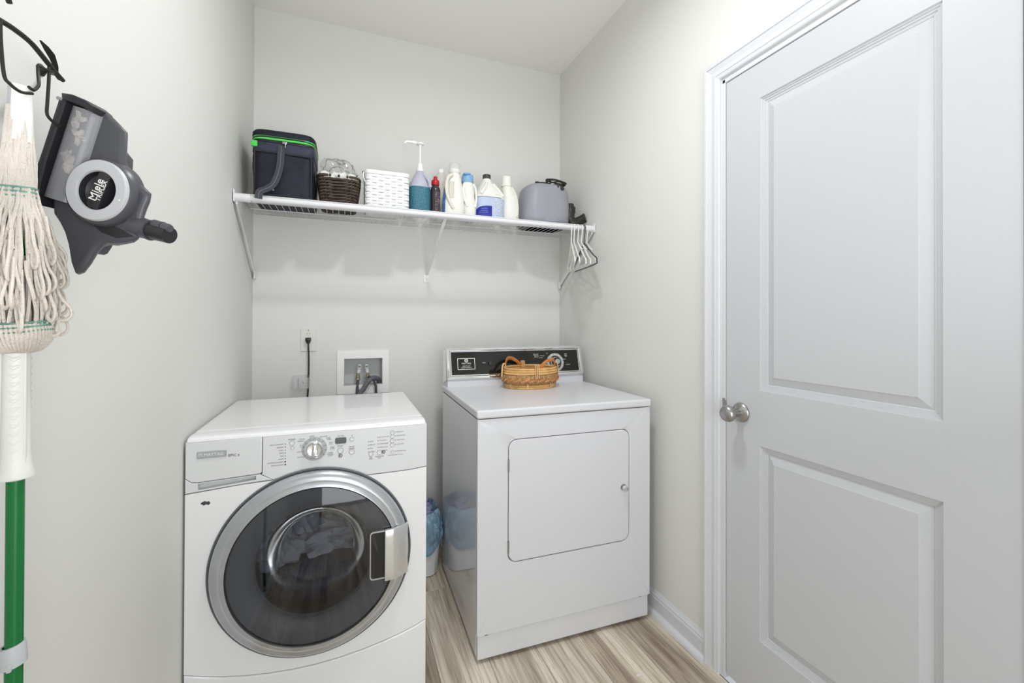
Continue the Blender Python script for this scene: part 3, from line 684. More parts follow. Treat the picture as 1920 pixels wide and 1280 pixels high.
link('inner_frame', b, M['chrome'], cons)
b = BM(); extr(b, rrect(0.020, FU-0.020, 0.021, FV-0.014, 0.002, 2), (), -0.0045, -0.001, mtx=FM); fp = link('black_face', b, M['black_panel'], cons)
for ex0, ex1 in ((-0.004, 0.004), (FU-0.004, FU+0.004)):
    b = BM(); extr(b, [(0, 0), (0.0, FV+0.006), (-0.05, FV+0.004), (-0.088, 0.0)], (), ex0, ex1, 0.001, 1, mtx=FM @ RZ(radians(0)) @ Matrix(((0, 1, 0, 0), (-1, 0, 0, 0), (0, 0, 1, 0), (0, 0, 0, 1))))
    link('end_cap', b, M['chrome'], cons)
LX0, LX1, LZ0, LZ1 = 0.052, 0.140, 0.048, 0.104
b = BM(); extr(b, rrect(LX0, LX1, LZ0, LZ1, 0.002, 2), [rrect(LX0+0.0025, LX1-0.0025, LZ0+0.0025, LZ1-0.0025, 0.001, 2)], -0.0052, -0.004, mtx=FM)
extr(b, rrect(0.088, 0.105, 0.0855, 0.0985, 0.003, 3), [rrect(0.0915, 0.1015, 0.0885, 0.0955, 0.001, 2)], -0.0052, -0.004, mtx=FM)
link('logo_frame', b, M['print_white'], fp)
its = [('M', 0.007, 0.0965, 0.0918), ('MAYTAG', 0.0115, 0.0965, 0.0780), ('HEAVY DUTY', 0.0068, 0.0965, 0.0650), ('LARGE CAPACITY', 0.0068, 0.0965, 0.0575),
       ('START', 0.0055, 0.186, 0.0785), ('AUTO DRY', 0.0062, 0.468, 0.1150), ('REGULAR', 0.0062, 0.470, 0.1080), ('FABRICS', 0.0062, 0.470, 0.1010), ('MORE DRY', .0055, 0.504, 0.1060), ('NORMAL', .0055, 0.496, 0.0960),
       ('OFF', .0055, 0.532, 0.1180), ('DAMP', .0055, 0.590, 0.1150), ('PERM', .0062, 0.640, 0.1130), ('PRESS', .0062, 0.640, 0.1060), ('DRY', .0055, 0.641, 0.1000), ('LESS DRY', .0055, 0.626, 0.0850), ('TIME DRY', .0055, 0.648, 0.0560)]
link('printed_lettering', lettering(its, FM @ T(0, -0.0047, 0)), M['print_white'], fp)['kind'] = 'stuff'
b = BM(); box(b, 0.209, 0.222, -0.016, -0.004, 0.066, 0.083, 0.001, 1); bmesh.ops.transform(b, matrix=FM, verts=b.verts); link('start_switch', b, mat('switch_grey', S(56, 56, 60), 0.4), fp)
KX, KZ = 0.574, 0.0695
KMx = FM @ T(KX, -0.0045, KZ) @ RX(radians(90))
b = BM(); lathe(b, [(0.034, 0.0), (0.034, 0.004), (0.036, 0.006), (0.047, 0.0055), (0.0485, 0.003), (0.0485, 0.0)], 64, KMx)
td = link('timer_dial', b, mat('dial_silver', S(205, 206, 200), 0.3, metal=0.4), fp)
b = BM(); lathe(b, [(0, 0.001), (0.0345, 0.001), (0.0345, 0.002), (0, 0.002)], 40, KMx); link('dial_well', b, M['black'], td)
b = BM(); lathe(b, [(0.020, 0.002), (0.021, 0.008), (0.027, 0.009), (0.0285, 0.006), (0.0285, 0.002)], 40, KMx); link('inner_dial_ring', b, mat('ring_lilac', S(190, 190, 200), 0.3, metal=0.4), td)
b = BM(); lathe(b, [(0.0205, 0.002), (0.0195, 0.030), (0.018, 0.033), (0.0135, 0.0335)], 40, KMx)
for i in range(24):
    a = 2*pi*i/24; box_b = BM(); box(box_b, 0.0185, 0.0212, -0.0008, 0.0008, 0.004, 0.029); join(b, box_b, KMx @ RZ(a))
tk = link('timer_knob', b, M['black'], td)
b = BM(); lathe(b, [(0.0140, 0.032), (0.0138, 0.0350), (0.012, 0.0358), (0, 0.0360)], 32, KMx); link('knob_cap', b, M['silver_paint'], tk)
b = BM()
for a in range(0, 360, 30): 
    bx = BM(); box(bx, 0.038, 0.046, -0.0004, 0.0004, 0.0055, 0.0066); join(b, bx, KMx @ RZ(radians(a+12)))
link('dial_mark', b, M['print_dark'], td)

# ------------------------------------------------------------------ wire shelf with hanging rod
DZ = 1.7375
sh = thing('wire_shelf', 'long white wire shelf with a hanging rod, fixed to the back wall above both machines', 'shelf', (0, 0, DZ))
ROD = (-0.402, -0.023)     # y, z of rod relative to the shelf
b = BM(); x = 0.02; wm = BM(); 
tube(wm, [(0, -0.004, 0), (0, -0.374, 0), (0, -0.3825, -0.006), (0, -0.3845, -0.030)], 0.0013, 5)
me = bpy.data.meshes.new('cross_wire'); wm.to_mesh(me); wm.free(); me.materials.append(M['wire'])
while x < W-0.01:
    o = bpy.data.objects.new('cross_wire', me); COL.objects.link(o); o.parent = sh; o.location = (x, 0, 0); x += 0.0262
for y, z, r in ((-0.006, -0.0038, 0.0028), (-0.130, -0.0038, 0.0026), (-0.255, -0.0038, 0.0026), (-0.3795, -0.0038, 0.0030), (-0.3845, -0.0300, 0.0030)):
    b = BM(); tube(b, [(0.012, y, z), (W-0.01, y, z)], r, 8); link('rail', b, M['wire'], sh)
b = BM(); tube(b, [(0.008, ROD[0], ROD[1]), (W-0.006, ROD[0], ROD[1])], 0.0112, 24); link('hanging_rod', b, M['wire'], sh)
for xa, xb in ((0.003, 0.062), (W-0.058, W-0.003)):
    b = BM(); tube(b, [(xa, ROD[0], ROD[1]), (xb, ROD[0], ROD[1])], 0.0165, 24)
    box(b, xa if xa < 0.1 else xb-0.005, xa+0.005 if xa < 0.1 else xb, ROD[0]-0.018, ROD[0]+0.06, ROD[1]-0.02, ROD[1]+0.028, 0.002)
    e = link('end_bracket', b, M['wire'], sh)
for xx in (0.012, W-0.012):
    b = BM()
    p0, p1 = Vector((xx, -0.398, -0.045)), Vector((xx, -0.030, -0.290))
    tube(b, [p0, p1], 0.004, 6, flat=(0.0025, 0.010, (0, 0.55, 0.83)))
    tube(b, [(xx, -0.398, -0.020), (xx, -0.398, -0.05)], 0.005, 6); box(b, xx-0.003, xx+0.003, -0.035, -0.004, -0.315, -0.275, 0.001)
    link('support_brace', b, M['wire'], sh)
b = BM(); xx = 0.842
tube(b, [(xx+0.012, -0.385, -0.034), (xx-0.010, -0.012, -0.262)], 0.005, 6, flat=(0.0085, 0.0025, (0, 0.52, 0.85)))
tube(b, [(xx+0.012, -0.385, -0.010), (xx+0.012, -0.385, -0.040)], 0.006, 8)
br = link('support_brace', b, M['wire'], sh)
b = BM(); box(b, xx-0.024, xx+0.002, -0.004, -0.0002, -0.303, -0.260, 0.001); ft = link('brace_foot', b, M['white_plastic'], br)
b = BM(); lathe(b, [(0, 0.0065), (0.0035, 0.006), (0.004, 0.004)], 12, T(xx-0.011, 0, -0.286) @ RX(radians(90))); link('screw', b, M['satin'], sh)
for x in (0.33, 0.62, 1.02, 1.30):
    b = BM(); box(b, x-0.007, x+0.007, -0.010, -0.0002, -0.012, 0.002, 0.002); lathe(b, [(0, 0.0125), (0.003, 0.012), (0.003, 0.009)], 10, T(x, 0, -0.009) @ RX(radians(90)))
    link('wall_clip', b, M['wire'], sh)
SZ = DZ+0.0016            # the surface things stand on

# ------------------------------------------------------------------ lunch cooler bag
bg = thing('cooler_bag', 'navy insulated cooler bag with bright green piping and a hanging grey strap', 'bag', (0.170, -0.215, SZ), 0.0)
hw, hd = 0.119, 0.125
def bagdisp(co, a):
    k = noise.noise(co*13+Vector((3, 1, 7)))*0.006
    return co+Vector((cos(a)*k, sin(a)*k, 0))
zz = [0, 0.004, 0.02, 0.05, 0.09, 0.13, 0.17, 0.190]
b = BM(); loft(b, [(z, 0, 0, hw-(0.006 if z < 0.003 else 0), hd-(0.006 if z < 0.003 else 0), 7) for z in zz], 64, disp=bagdisp); link('bag_body', b, M['navy'], bg, sharp=60)
b = BM(); loft(b, [(0.188, 0, 0, hw+.001, hd+.001, 7), (0.192, 0, 0, hw+.003, hd+.003, 7), (0.224, 0, 0, hw+.002, hd+.002, 7), (0.228, 0, 0, hw-0.002, hd-0.002, 7)], 64, disp=bagdisp); link('zip_band', b, M['navy_light'], bg, sharp=60)
b = BM(); loft(b, [(0.226, 0, 0, hw+.0015, hd+.0015, 6), (0.232, 0, 0, hw+.004, hd+.004, 6), (0.236, 0, 0, hw+.002, hd+.002, 6)], 64); link('zip', b, M['black'], bg, sharp=60)
b = BM(); loft(b, [(0.234, 0, 0, hw+.001, hd+.001, 6), (0.238, 0, 0, hw+.004, hd+.004, 6), (0.250, 0, 0, hw+.003, hd+.003, 6), (0.252, 0, 0, hw, hd, 6)], 64); link('green_band', b, M['green_trim'], bg, sharp=60)
b = BM(); tube(b, [(hw*1.02*math.copysign(abs(cos(a))**(1/3), cos(a)), hd*1.02*math.copysign(abs(sin(a))**(1/3), sin(a)), 0.2440+0.002*sin(3*a)) for a in [2*pi*i/72 for i in range(72)]], 0.0036, 6, closed=True); link('piping', b, M['black'], bg)
b = BM(); loft(b, [(0.250, 0, 0, hw+.002, hd+.002, 6), (0.254, 0, 0, hw+.005, hd+.005, 6), (0.268, 0, 0, hw+.004, hd+.004, 6), (0.276, 0, 0, hw-0.002, hd-0.002, 6), (0.279, 0, 0, hw-0.02, hd-0.02, 5)], 64); link('bag_lid', b, M['navy'], bg, sharp=50)
b = BM(); box(b, -hw-0.001, -hw+0.022, -hd-0.0045, -hd+0.012, 0.202, 0.2255, 0.002); link('green_tab', b, M['green_trim'], bg)
b = BM(); tube(b, [(-hw+0.012, -hd-0.003, 0.186), (hw-0.012, -hd-0.003, 0.183)], 0.0035, 6)
for sx in (-1, 1): tube(b, [(sx*(hw-0.012), -hd-0.002, 0.186), (sx*(hw-0.012), -hd-0.002, 0.01)], 0.0025, 6)
tube(b, [(-hw+0.012, -hd-0.002, 0.012), (hw-0.012, -hd-0.002, 0.012)], 0.0025, 6)
link('pocket_binding', b, mat('charcoal_binding', S(50, 51, 58), 0.8), bg)
sp = smooth_path([(-0.008, -hd-0.005, 0.222), (-0.008, -hd-0.008, 0.19), (-0.012, -hd-0.012, 0.13), (-0.022, -hd-0.016, 0.085), (-0.036, -hd-0.026, 0.048), (-0.052, -hd-0.052, 0.024), (-0.066, -hd-0.078, 0.008), (-0.074, -hd-0.092, -0.006), (-0.076, -hd-0.097, -0.030)], 5)
b = BM(); tube(b, sp, 0.01, 4, flat=(0.019, 0.0028, (0.10, -1, 0.25))); st_ = link('strap', b, M['grey_fabric'], bg)
b = BM(); tube(b, [p+Vector((0, -0.0024, 0.0006)) for p in sp], 0.0007, 4); link('stitching', b, mat('pale_stitch', S(150, 150, 156), 0.9), st_)
b = BM(); extr(b, [(-0.062, 0.034), (-0.034, 0.030), (-0.036, 0.048), (-0.062, 0.052)], (), -hd-0.006, -hd-0.0045); link('care_label', b, mat('silver_grey_tag', S(190, 190, 196), 0.6), bg)
b = BM(); box(b, -0.004, 0.014, -hd-0.012, -hd-0.004, 0.222, 0.232, 0.002); box(b, 0.006, 0.010, -hd-0.014, -hd-0.009, 0.206, 0.226, 0.001); link('zip_pull', b, M['satin'], bg)

for o in bg.children_recursive:
    if o.name.startswith(('strap', 'stitching', 'care')): continue
    for v in o.data.vertices: v.co.z *= 1.035

# ------------------------------------------------------------------ dark wicker basket
wb = thing('wicker_basket', 'dark brown wicker basket filled with white paper, between the cooler bag and the white basket', 'basket', (0.388, -0.225, SZ), 0.0)
def rr_path(hx, hy, z, p=5, n=80, f=None):
    out = []
    for i in range(n):
        a = 2*pi*i/n; ca, sa = cos(a), sin(a); k = 1+(f(i) if f else 0)
        out.append((hx*k*math.copysign(abs(ca)**(2/p), ca), hy*k*math.copysign(abs(sa)**(2/p), sa), z))
    return out
for r in range(9):
    z = 0.007+r*0.0132; hx = 0.073+0.017*z/0.125; hy = 0.088+0.017*z/0.125
    ph = 0.0 if r % 2 else pi
    for s in (0, 1):
        P = rr_path(hx, hy, z, 5, 144)
        P = [Vector(p)*1.0 for p in P]
        out = []
        for i, p in enumerate(P):
            a = i/144*2*pi*14+ph+s*pi
            nrm = Vector((p.x, p.y, 0)).normalized()
            out.append(p+nrm*(0.0032*cos(a))+Vector((0, 0, 0.0030*sin(a))))
        b = BM(); tube(b, out, 0.0042, 6, closed=True); link('woven_strand', b, M['wicker_dark'], wb)
b = BM(); hx, hy = 0.091, 0.106
for i in range(64):
    a = 2*pi*i/64; ca, sa = cos(a), sin(a)
    cx, cy = hx*math.copysign(abs(ca)**0.4, ca), hy*math.copysign(abs(sa)**0.4, sa)
    bl = BM(); bmesh.ops.create_icosphere(bl, subdivisions=1, radius=0.0062); join(b, bl, T(cx, cy, 0.127) @ Matrix.Diagonal((1, 1, 1.15, 1)))
link('braided_rim', b, M['wicker_dark'], wb)
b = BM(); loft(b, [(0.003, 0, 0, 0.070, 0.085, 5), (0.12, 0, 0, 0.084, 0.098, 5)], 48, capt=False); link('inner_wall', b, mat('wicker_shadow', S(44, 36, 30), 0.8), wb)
pb = thing('crumpled_papers', 'crumpled white tissue papers heaped in the dark wicker basket', 'paper', (0.388, -0.225, SZ+0.102))
b = BM()
for i, q in enumerate([(-0.045, -0.05, 0.03, 0.035), (0.0, -0.045, 0.035, 0.042), (0.045, -0.05, 0.028, 0.032), (-0.03, 0.02, 0.04, 0.04), (0.03, 0.03, 0.035, 0.04)]):
    blob(b, (q[0], q[1], q[2]), (q[3], q[3], 0.028), 0.45, 30, i*3, 3)
link('crumpled_sheet', b, M['white_paper'], pb)
cbg = thing('clear_plastic_bag', 'crinkled clear plastic bag on the papers in the dark basket', 'bag', (0.388, -0.225, SZ+0.13))
b = BM(); bmesh.ops.create_icosphere(b, subdivisions=4, radius=1)
for v in b.verts:
    d = v.co.copy(); k = 1+0.35*noise.noise(d*2.2+Vector((4, 4, 4)))+0.15*abs(noise.noise(d*6))
    v.co = Vector((d.x*0.070*k-0.004, d.y*0.055*k-0.02, 0.042+d.z*0.052*k))
link('bag_film', b, M['clear'], cbg)
b = BM(); tube(b, smooth_path([(-0.045, -0.055, 0.018), (-0.030, -0.062, 0.042), (0.000, -0.064, 0.050), (0.030, -0.060, 0.036), (0.052, -0.05, 0.026)], 5), 0.0013, 5)
tube(b, smooth_path([(0.052, -0.05, 0.026), (0.02, -0.058, 0.026), (0.0, -0.062, 0.050)], 5), 0.001, 5)
link('bag_seal', b, mat('grey_seal', S(120, 120, 118), 0.4), cbg)

# ------------------------------------------------------------------ white woven basket
wh = thing('woven_basket', 'white painted splint basket right of the dark wicker basket', 'basket', (0.597, -0.235, SZ), 0.0)
hx, hy, hh = 0.096, 0.100, 0.170
b = BM(); loft(b, [(0.002, 0, 0, hx-0.006, hy-0.006, 8), (0.155, 0, 0, hx-0.003, hy-0.003, 8)], 64, capt=False); link('basket_lining', b, M['splint_white'], wh)
NR = 11
def rect_path(hx, hy, r, n=12):
    pts = []
    for cx, cy, a0 in ((hx-r, hy-r, 0), (-hx+r, hy-r, 90), (-hx+r, -hy+r, 180), (hx-r, -hy+r, 270)):
        for i in range(5): a = radians(a0+22.5*i); pts.append(Vector((cx+r*cos(a), cy+r*sin(a), 0)))
    out = []
    for i in range(len(pts)):
        a, c = pts[i], pts[(i+1) % len(pts)]; m = max(1, int((c-a).length/0.004))
        for j in range(m): out.append(a.lerp(c, j/m))
    return out
RP = rect_path(hx, hy, 0.015); per = len(RP)
for r in range(NR):
    z = 0.011+r*0.0136; s0 = 1+0.03*z; out = []
    for i, p in enumerate(RP):
        a = i/per*2*pi*13+(pi if r % 2 else 0)
        nrm = Vector((math.copysign(max(0, abs(p.x)-hx+0.03), p.x), math.copysign(max(0, abs(p.y)-hy+0.03), p.y), 0)).normalized()
        out.append(p*s0+nrm*(0.0022*max(-0.7, min(0.7, 1.5*sin(a))))+Vector((0, 0, z)))
    b = BM(); tube(b, out, 0.005, 6, closed=True, flat=(0.0014, 0.0062, (0, 0, 1))); link('splint', b, M['splint_white'], wh)
b = BM()
for i in range(26):
    p = RP[int(per*i/26)]; box(b, p.x-0.0045 if abs(p.y) > hy-0.01 else p.x-0.0008, p.x+0.0045 if abs(p.y) > hy-0.01 else p.x+0.0008, p.y-0.0008 if abs(p.y) > hy-0.01 else p.y-0.0045, p.y+0.0008 if abs(p.y) > hy-0.01 else p.y+0.0045, 0.003, 0.155)
link('stake', b, M['splint_white'], wh)['kind'] = 'stuff'
b = BM(); tube(b, [p*1.012+Vector((0, 0, 0.163)) for p in RP], 0.005, 8, closed=True, flat=(0.0038, 0.0095, (0, 0, 1))); link('rim_band', b, M['splint_white'], wh, sharp=60)
hdl = smooth_path([(-hx*1.02, -0.04, 0.150), (-hx-0.010, -0.035, 0.175), (-hx-0.004, 0.0, 0.188), (-hx+0.012, 0.03, 0.180), (-hx+0.004, 0.045, 0.160)], 5)
b = BM(); tube(b, hdl, 0.0036, 8); link('handle', b, M['black'], wh)['label'] = 'small black loop handle'
b = BM(); tube(b, smooth_path([(-hx-0.003, -0.085, 0.120), (-hx-0.010, -0.09, 0.15), (-hx-0.006, -0.095, 0.162), (-hx-0.001, -0.098, 0.14)], 4), 0.0016, 6); link('wire_tie', b, M['chrome'], wh)

# ------------------------------------------------------------------ bottles
def patch(secs, a0, a1, off=0.0006, n=16, power=2.0):
    """curved label on a lofted body"""
    b = BM(); rows = []
    for s in secs:
        z, cx, cy, rx, ry = s[:5]; p = s[5] if len(s) > 5 else power; row = []
        for i in range(n+1):
            a = radians(a0+(a1-a0)*i/n); ca, sa = cos(a), sin(a)
            row.append(b.verts.new((cx+(rx+off)*math.copysign(abs(ca)**(2/p), ca), cy+(ry+off)*math.copysign(abs(sa)**(2/p), sa), z)))
        rows.append(row)
    for A, B in zip(rows, rows[1:]):
        for i in range(n): b.faces.new((A[i], A[i+1], B[i+1], B[i]))
    return b
# pump bottle
pm = thing('pump_bottle', 'tall pump bottle with teal label and pale violet shoulders beside the white basket', 'bottle', (0.752, -0.255, SZ), 0.0)
b = BM(); loft(b, [(0, 0, 0, .046, .046, 3), (.003, 0, 0, .051, .050, 3), (.120, 0, 0, .051, .050, 3), (.126, 0, 0, .049, .048, 2.7), (.150, 0.002, 0, .042, .042, 2.4), (.175, .004, 0, .030, .032, 2), (.193, .004, 0, .020, .020), (.197, .004, 0, .016, .016)], 40)
link('bottle_body', b, M['purple_liquid'], pm)
b = patch([(.014, 0, 0, .051, .050, 3), (.119, 0, 0, .051, .050, 3)], 170, 390, n=40); link('label', b, M['label_teal'], pm)
b = BM(); loft(b, [(.0035, 0, 0, .0513, .0503, 3), (.0135, 0, 0, .0513, .0503, 3)], 40, capb=False, capt=False); link('liquid_band', b, mat('brown_liquid', S(118, 84, 88), 0.3), pm)
b = BM(); tube(b, smooth_path([(.018, -.028, .178), (.040, -.040, .150), (.046, -.042, .120)], 5), 0.008, 10); link('side_grip', b, M['purple_liquid'], pm)
b = BM(); lathe(b, [(0, .196), (.018, .196), (.0185, .206), (.0145, .209), (.013, .225), (.0115, .227), (.011, .232), (0, .232)], 28, T(.004, 0, 0)); pc = link('collar', b, M['white_plastic'], pm)
b = BM(); tube(b, [(.004, 0, .228), (.004, 0, .315)], 0.0052, 12); link('pump_stem', b, M['white_plastic'], pc)
b = BM(); lathe(b, [(0, .305), (.006, .306), (.009, .314), (.018, .317), (.019, .322), (.015, .327), (.006, .330), (0, .3305)], 28, T(.004, 0, 0))
tube(b, smooth_path([(.000, 0, .322), (-.030, 0, .324), (-.055, 0, .324), (-.066, 0, .321), (-.068, 0, .312)], 4), [0.0065]*5+[0.0052]*6+[0.0042]*6, 10)
link('pump_head', b, M['white_plastic'], pc)
# small dark bottle, red cap
rd = thing('sauce_like_bottle', 'small dark bottle with red cap next to the teal-labelled pump bottle', 'bottle', (0.829, -0.268, SZ))
rd.name = 'squeeze_bottle'
b = BM(); loft(b, [(0, 0, 0, .020, .020), (.003, 0, 0, .0245, .0245), (.118, 0, 0, .0245, .0245), (.130, 0, 0, .022, .022), (.137, 0, 0, .0165, .0165), (.143, 0, 0, .016, .016)], 32); link('bottle_body', b, M['dark_bottle'], rd)
b = patch([(.02, 0, 0, .0245, .0245), (.110, 0, 0, .0245, .0245)], 260, 330, n=12); link('label', b, print_rows('dark_label', S(64, 58, 62), S(150, 120, 120), 120, 120, 0.55), rd)
b = BM(); lathe(b, [(0, .142), (.0185, .142), (.0195, .147), (.0195, .160), (.0165, .166), (.0105, .168), (.0095, .181), (.006, .184), (0, .184)], 28); link('cap', b, M['red_cap'], rd)
# first big white detergent bottle (clear cap)
d1 = thing('detergent_bottle', 'white detergent bottle with clear domed cap and blue label on its left side', 'bottle', (0.920, -0.255, SZ), 0.0)
sec = [(0, 0, 0, .046, .036, 3), (.004, 0, 0, .053, .042, 3), (.05, .002, 0, .055, .043, 3), (.10, .002, 0, .052, .042, 2.8), (.15, .002, 0, .045, .039, 2.5), (.185, .006, 0, .036, .034, 2.3), (.205, .008, 0, .029, .029), (.215, .008, 0, .026, .026), (.222, .008, 0, .025, .025)]
b = BM(); loft(b, sec, 44); link('bottle_body', b, M['bottle_white'], d1)
b = BM(); tube(b, smooth_path([(-.008, -.030, .205), (-.030, -.034, .190), (-.041, -.036, .150), (-.036, -.040, .100), (-.020, -.043, .060), (-.008, -.043, .040)], 6), 0.0085, 10); link('grip', b, M['bottle_cream'], d1)
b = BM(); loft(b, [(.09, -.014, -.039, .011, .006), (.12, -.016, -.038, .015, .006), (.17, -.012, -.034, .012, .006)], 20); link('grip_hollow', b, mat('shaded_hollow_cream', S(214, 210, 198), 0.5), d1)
b = patch([(.018, 0.001, 0, .0545, .0425, 3), (.06, .002, 0, .0550, .043, 3), (.10, .002, 0, .052, .042, 2.8), (.15, .002, 0, .045, .039, 2.5)], 178, 218, n=10); link('label', b, M['label_cyan'], d1)
b = BM(); lathe(b, [(.027, .220), (.029, .224), (.029, .236), (.027, .238)], 32, T(.008, 0, 0)); link('pour_collar', b, M['bottle_white'], d1)
b = BM(); lathe(b, [(.0265, .236), (.0275, .262), (.022, .270), (0, .272)], 32, T(.008, 0, 0)); link('measuring_cap', b, M['measuring'], d1)
# frosted bottle behind
fb = thing('frosted_bottle', 'pale frosted bottle with white cap, half hidden behind the clear-capped detergent bottle', 'bottle', (0.880, -0.155, SZ))
b = BM(); loft(b, [(0, 0, 0, .030, .030), (.004, 0, 0, .033, .033), (.20, 0, 0, .033, .033), (.235, 0, 0, .024, .024), (.248, 0, 0, .014, .014)], 32); link('bottle_body', b, mat('frosted_plastic', S(216, 212, 208), 0.4), fb)
b = BM(); lathe(b, [(0, .246), (.0165, .246), (.0165, .262), (.013, .266), (0, .267)], 24); link('cap', b, M['white_plastic'], fb)
# blue cap slim bottle
b2 = thing('laundry_bottle', 'slim white bottle with sky blue cap', 'bottle', (1.006, -0.250, SZ))
b = BM(); loft(b, [(0, 0, 0, .028, .032, 2.6), (.004, 0, 0, .033, .036, 2.6), (.06, 0, 0, .034, .037, 2.6), (.11, -.003, 0, .029, .033, 2.4), (.16, -.007, 0, .029, .031, 2.3), (.180, -.008, 0, .028, .028), (.190, -.008, 0, .026, .026)], 40); link('bottle_body', b, M['bottle_white'], b2)
b = BM(); tube(b, smooth_path([(-.026, -.014, .185), (-.036, -.020, .150), (-.030, -.026, .100), (-.016, -.032, .06)], 5), 0.007, 10); link('grip', b, M['bottle_white'], b2)
b = BM(); tube(b, smooth_path([(.018, -.014, .182), (.030, -.018, .150), (.030, -.024, .10), (.024, -.028, .06)], 5), 0.006, 10); link('grip', b, M['bottle_white'], b2)
b = BM(); lathe(b, [(0, .188), (.030, .188), (.031, .192), (.031, .196), (.0295, .198), (.0300, .220), (.0265, .228), (.022, .229), (.021, .225), (0, .225)], 32, T(-.009, 0, 0)); link('cap', b, M['blue_cap'], b2)
b = BM(); box(b, -.036, -.002, -.034, -.006, .2215, .2305, .002); link('flip_top', b, mat('deeper_blue_cap', S(104, 152, 200), 0.4), b2)
# bleach jug
bl = thing('bleach_jug', 'large white jug with charcoal cap and blue label', 'bottle', (1.115, -0.225, SZ))
bs = [(0, 0, 0, .072, .060, 3.0), (.004, 0, 0, .080, .066, 3.0), (.118, 0, 0, .080, .066, 3.0), (.128, 0, 0, .077, .064, 2.8), (.155, -.002, 0, .062, .054, 2.4), (.185, -.006, 0, .040, .038, 2), (.205, -.008, 0, .025, .025), (.222, -.008, 0, .019, .019)]
b = BM(); loft(b, bs, 52); link('bottle_body', b, M['bottle_white'], bl)
b = BM(); tube(b, smooth_path([(-.020, -.034, .190), (-.030, -.050, .165), (-.048, -.056, .140), (-.055, -.058, .128)], 5), 0.008, 10)
tube(b, smooth_path([(.020, -.026, .188), (.042, -.040, .160), (.060, -.048, .135), (.064, -.050, .124)], 5), 0.007, 10); link('jug_handle', b, M['bottle_white'], bl)
lb = [(.010, 0, 0, .080, .066, 3.0), (.112, 0, 0, .080, .066, 3.0)]
b = patch(lb, 186, 272, n=24); link('front_label', b, M['label_pale'], bl)
b = patch(lb, 272, 352, n=24); link('back_label', b, M['label_bleach'], bl)
b = BM(); rows = []
for i in range(25):
    a = 196+(270-196)*i/24; t = i/24; zt_ = 0.030+0.040*math.sqrt(max(0, 1-(1-t)**2))
    ca, sa = cos(radians(a)), sin(radians(a)); x = .0811*math.copysign(abs(ca)**(2/3), ca); y = .0671*math.copysign(abs(sa)**(2/3), sa)
    rows.append((b.verts.new((x, y, .012)), b.verts.new((x, y, zt_))))
for A, B in zip(rows, rows[1:]): b.faces.new((A[0], B[0], B[1], A[1]))
link('label_emblem', b, M['label_blue'], bl)
b = patch([(.026, 0, 0, .080, .066, 3.0), (.0268, 0, 0, .080, .066, 3.0), ], 220, 268, 0.0016, 10)
for z in (.036, .044, .052): join(b, patch([(z, 0, 0, .080, .066, 3.0), (z+.0022, 0, 0, .080, .066, 3.0)], 228+(z-.036)*500, 262, 0.0016, 10))
link('label_print', b, mat('pale_blue_ink', S(130, 140, 220), 0.5), bl)
b = patch([(.1125, 0, 0, .080, .066, 3.0), (.1145, 0, 0, .080, .066, 3.0)], 186, 300, 0.0012, 24); link('label_edge', b, M['print_dark'], bl)
b = BM(); lathe(b, [(0, .216), (.021, .216), (.0215, .219), (.0215, .236), (.019, .239), (0, .2395)], 32, T(-.008, 0, 0)); link('cap', b, M['black_cap'], bl)
# grey small wing bottle behind between (white top edge)
b3 = thing('spray_refill_bottle', 'small plain white bottle just behind the large blue-labelled jug on its left', 'bottle', (1.062, -0.130, SZ))
b = BM(); loft(b, [(0, 0, 0, .030, .030), (.004, 0, 0, .034, .034), (.165, 0, 0, .034, .034), (.190, 0, 0, .022, .022), (.205, 0, 0, .012, .012)], 28); link('bottle_body', b, M['bottle_cream'], b3)
b = BM(); lathe(b, [(0, .200), (.013, .200), (.010, .225), (0, .228)], 20); link('cap', b, M['white_plastic'], b3)
# right white bottle
d2 = thing('softener_bottle', 'plain white bottle with white cap between the blue-labelled jug and the grey appliance', 'bottle', (1.228, -0.240, SZ))
b = BM(); loft(b, [(0, .004, 0, .040, .034, 2.8), (.004, .004, 0, .046, .040, 2.8), (.07, .004, 0, .045, .040, 2.7), (.125, .000, 0, .038, .037, 2.4), (.165, -.010, 0, .030, .031, 2.2), (.185, -.014, 0, .026, .027), (.193, -.015, 0, .024, .024)], 44); link('bottle_body', b, M['bottle_white'], d2)
b = BM(); tube(b, smooth_path([(.006, -.016, .185), (.022, -.024, .155), (.032, -.030, .110), (.034, -.032, .06), (.028, -.034, .03)], 5), 0.0075, 10); link('grip', b, M['bottle_cream'], d2)
b = BM(); lathe(b, [(0, .190), (.0285, .190), (.0285, .200), (.026, .202), (.0265, .238), (.0235, .241), (0, .2415)], 32, T(-.016, 0, 0)); link('cap', b, M['bottle_white'], d2)

for root, kz in ((pm, 1.095), (rd, 1.07), (d1, 1.03), (fb, 1.03), (bl, 1.05), (d2, 1.03)):
    for o in root.children_recursive:
        for v in o.data.vertices: v.co.z *= kz

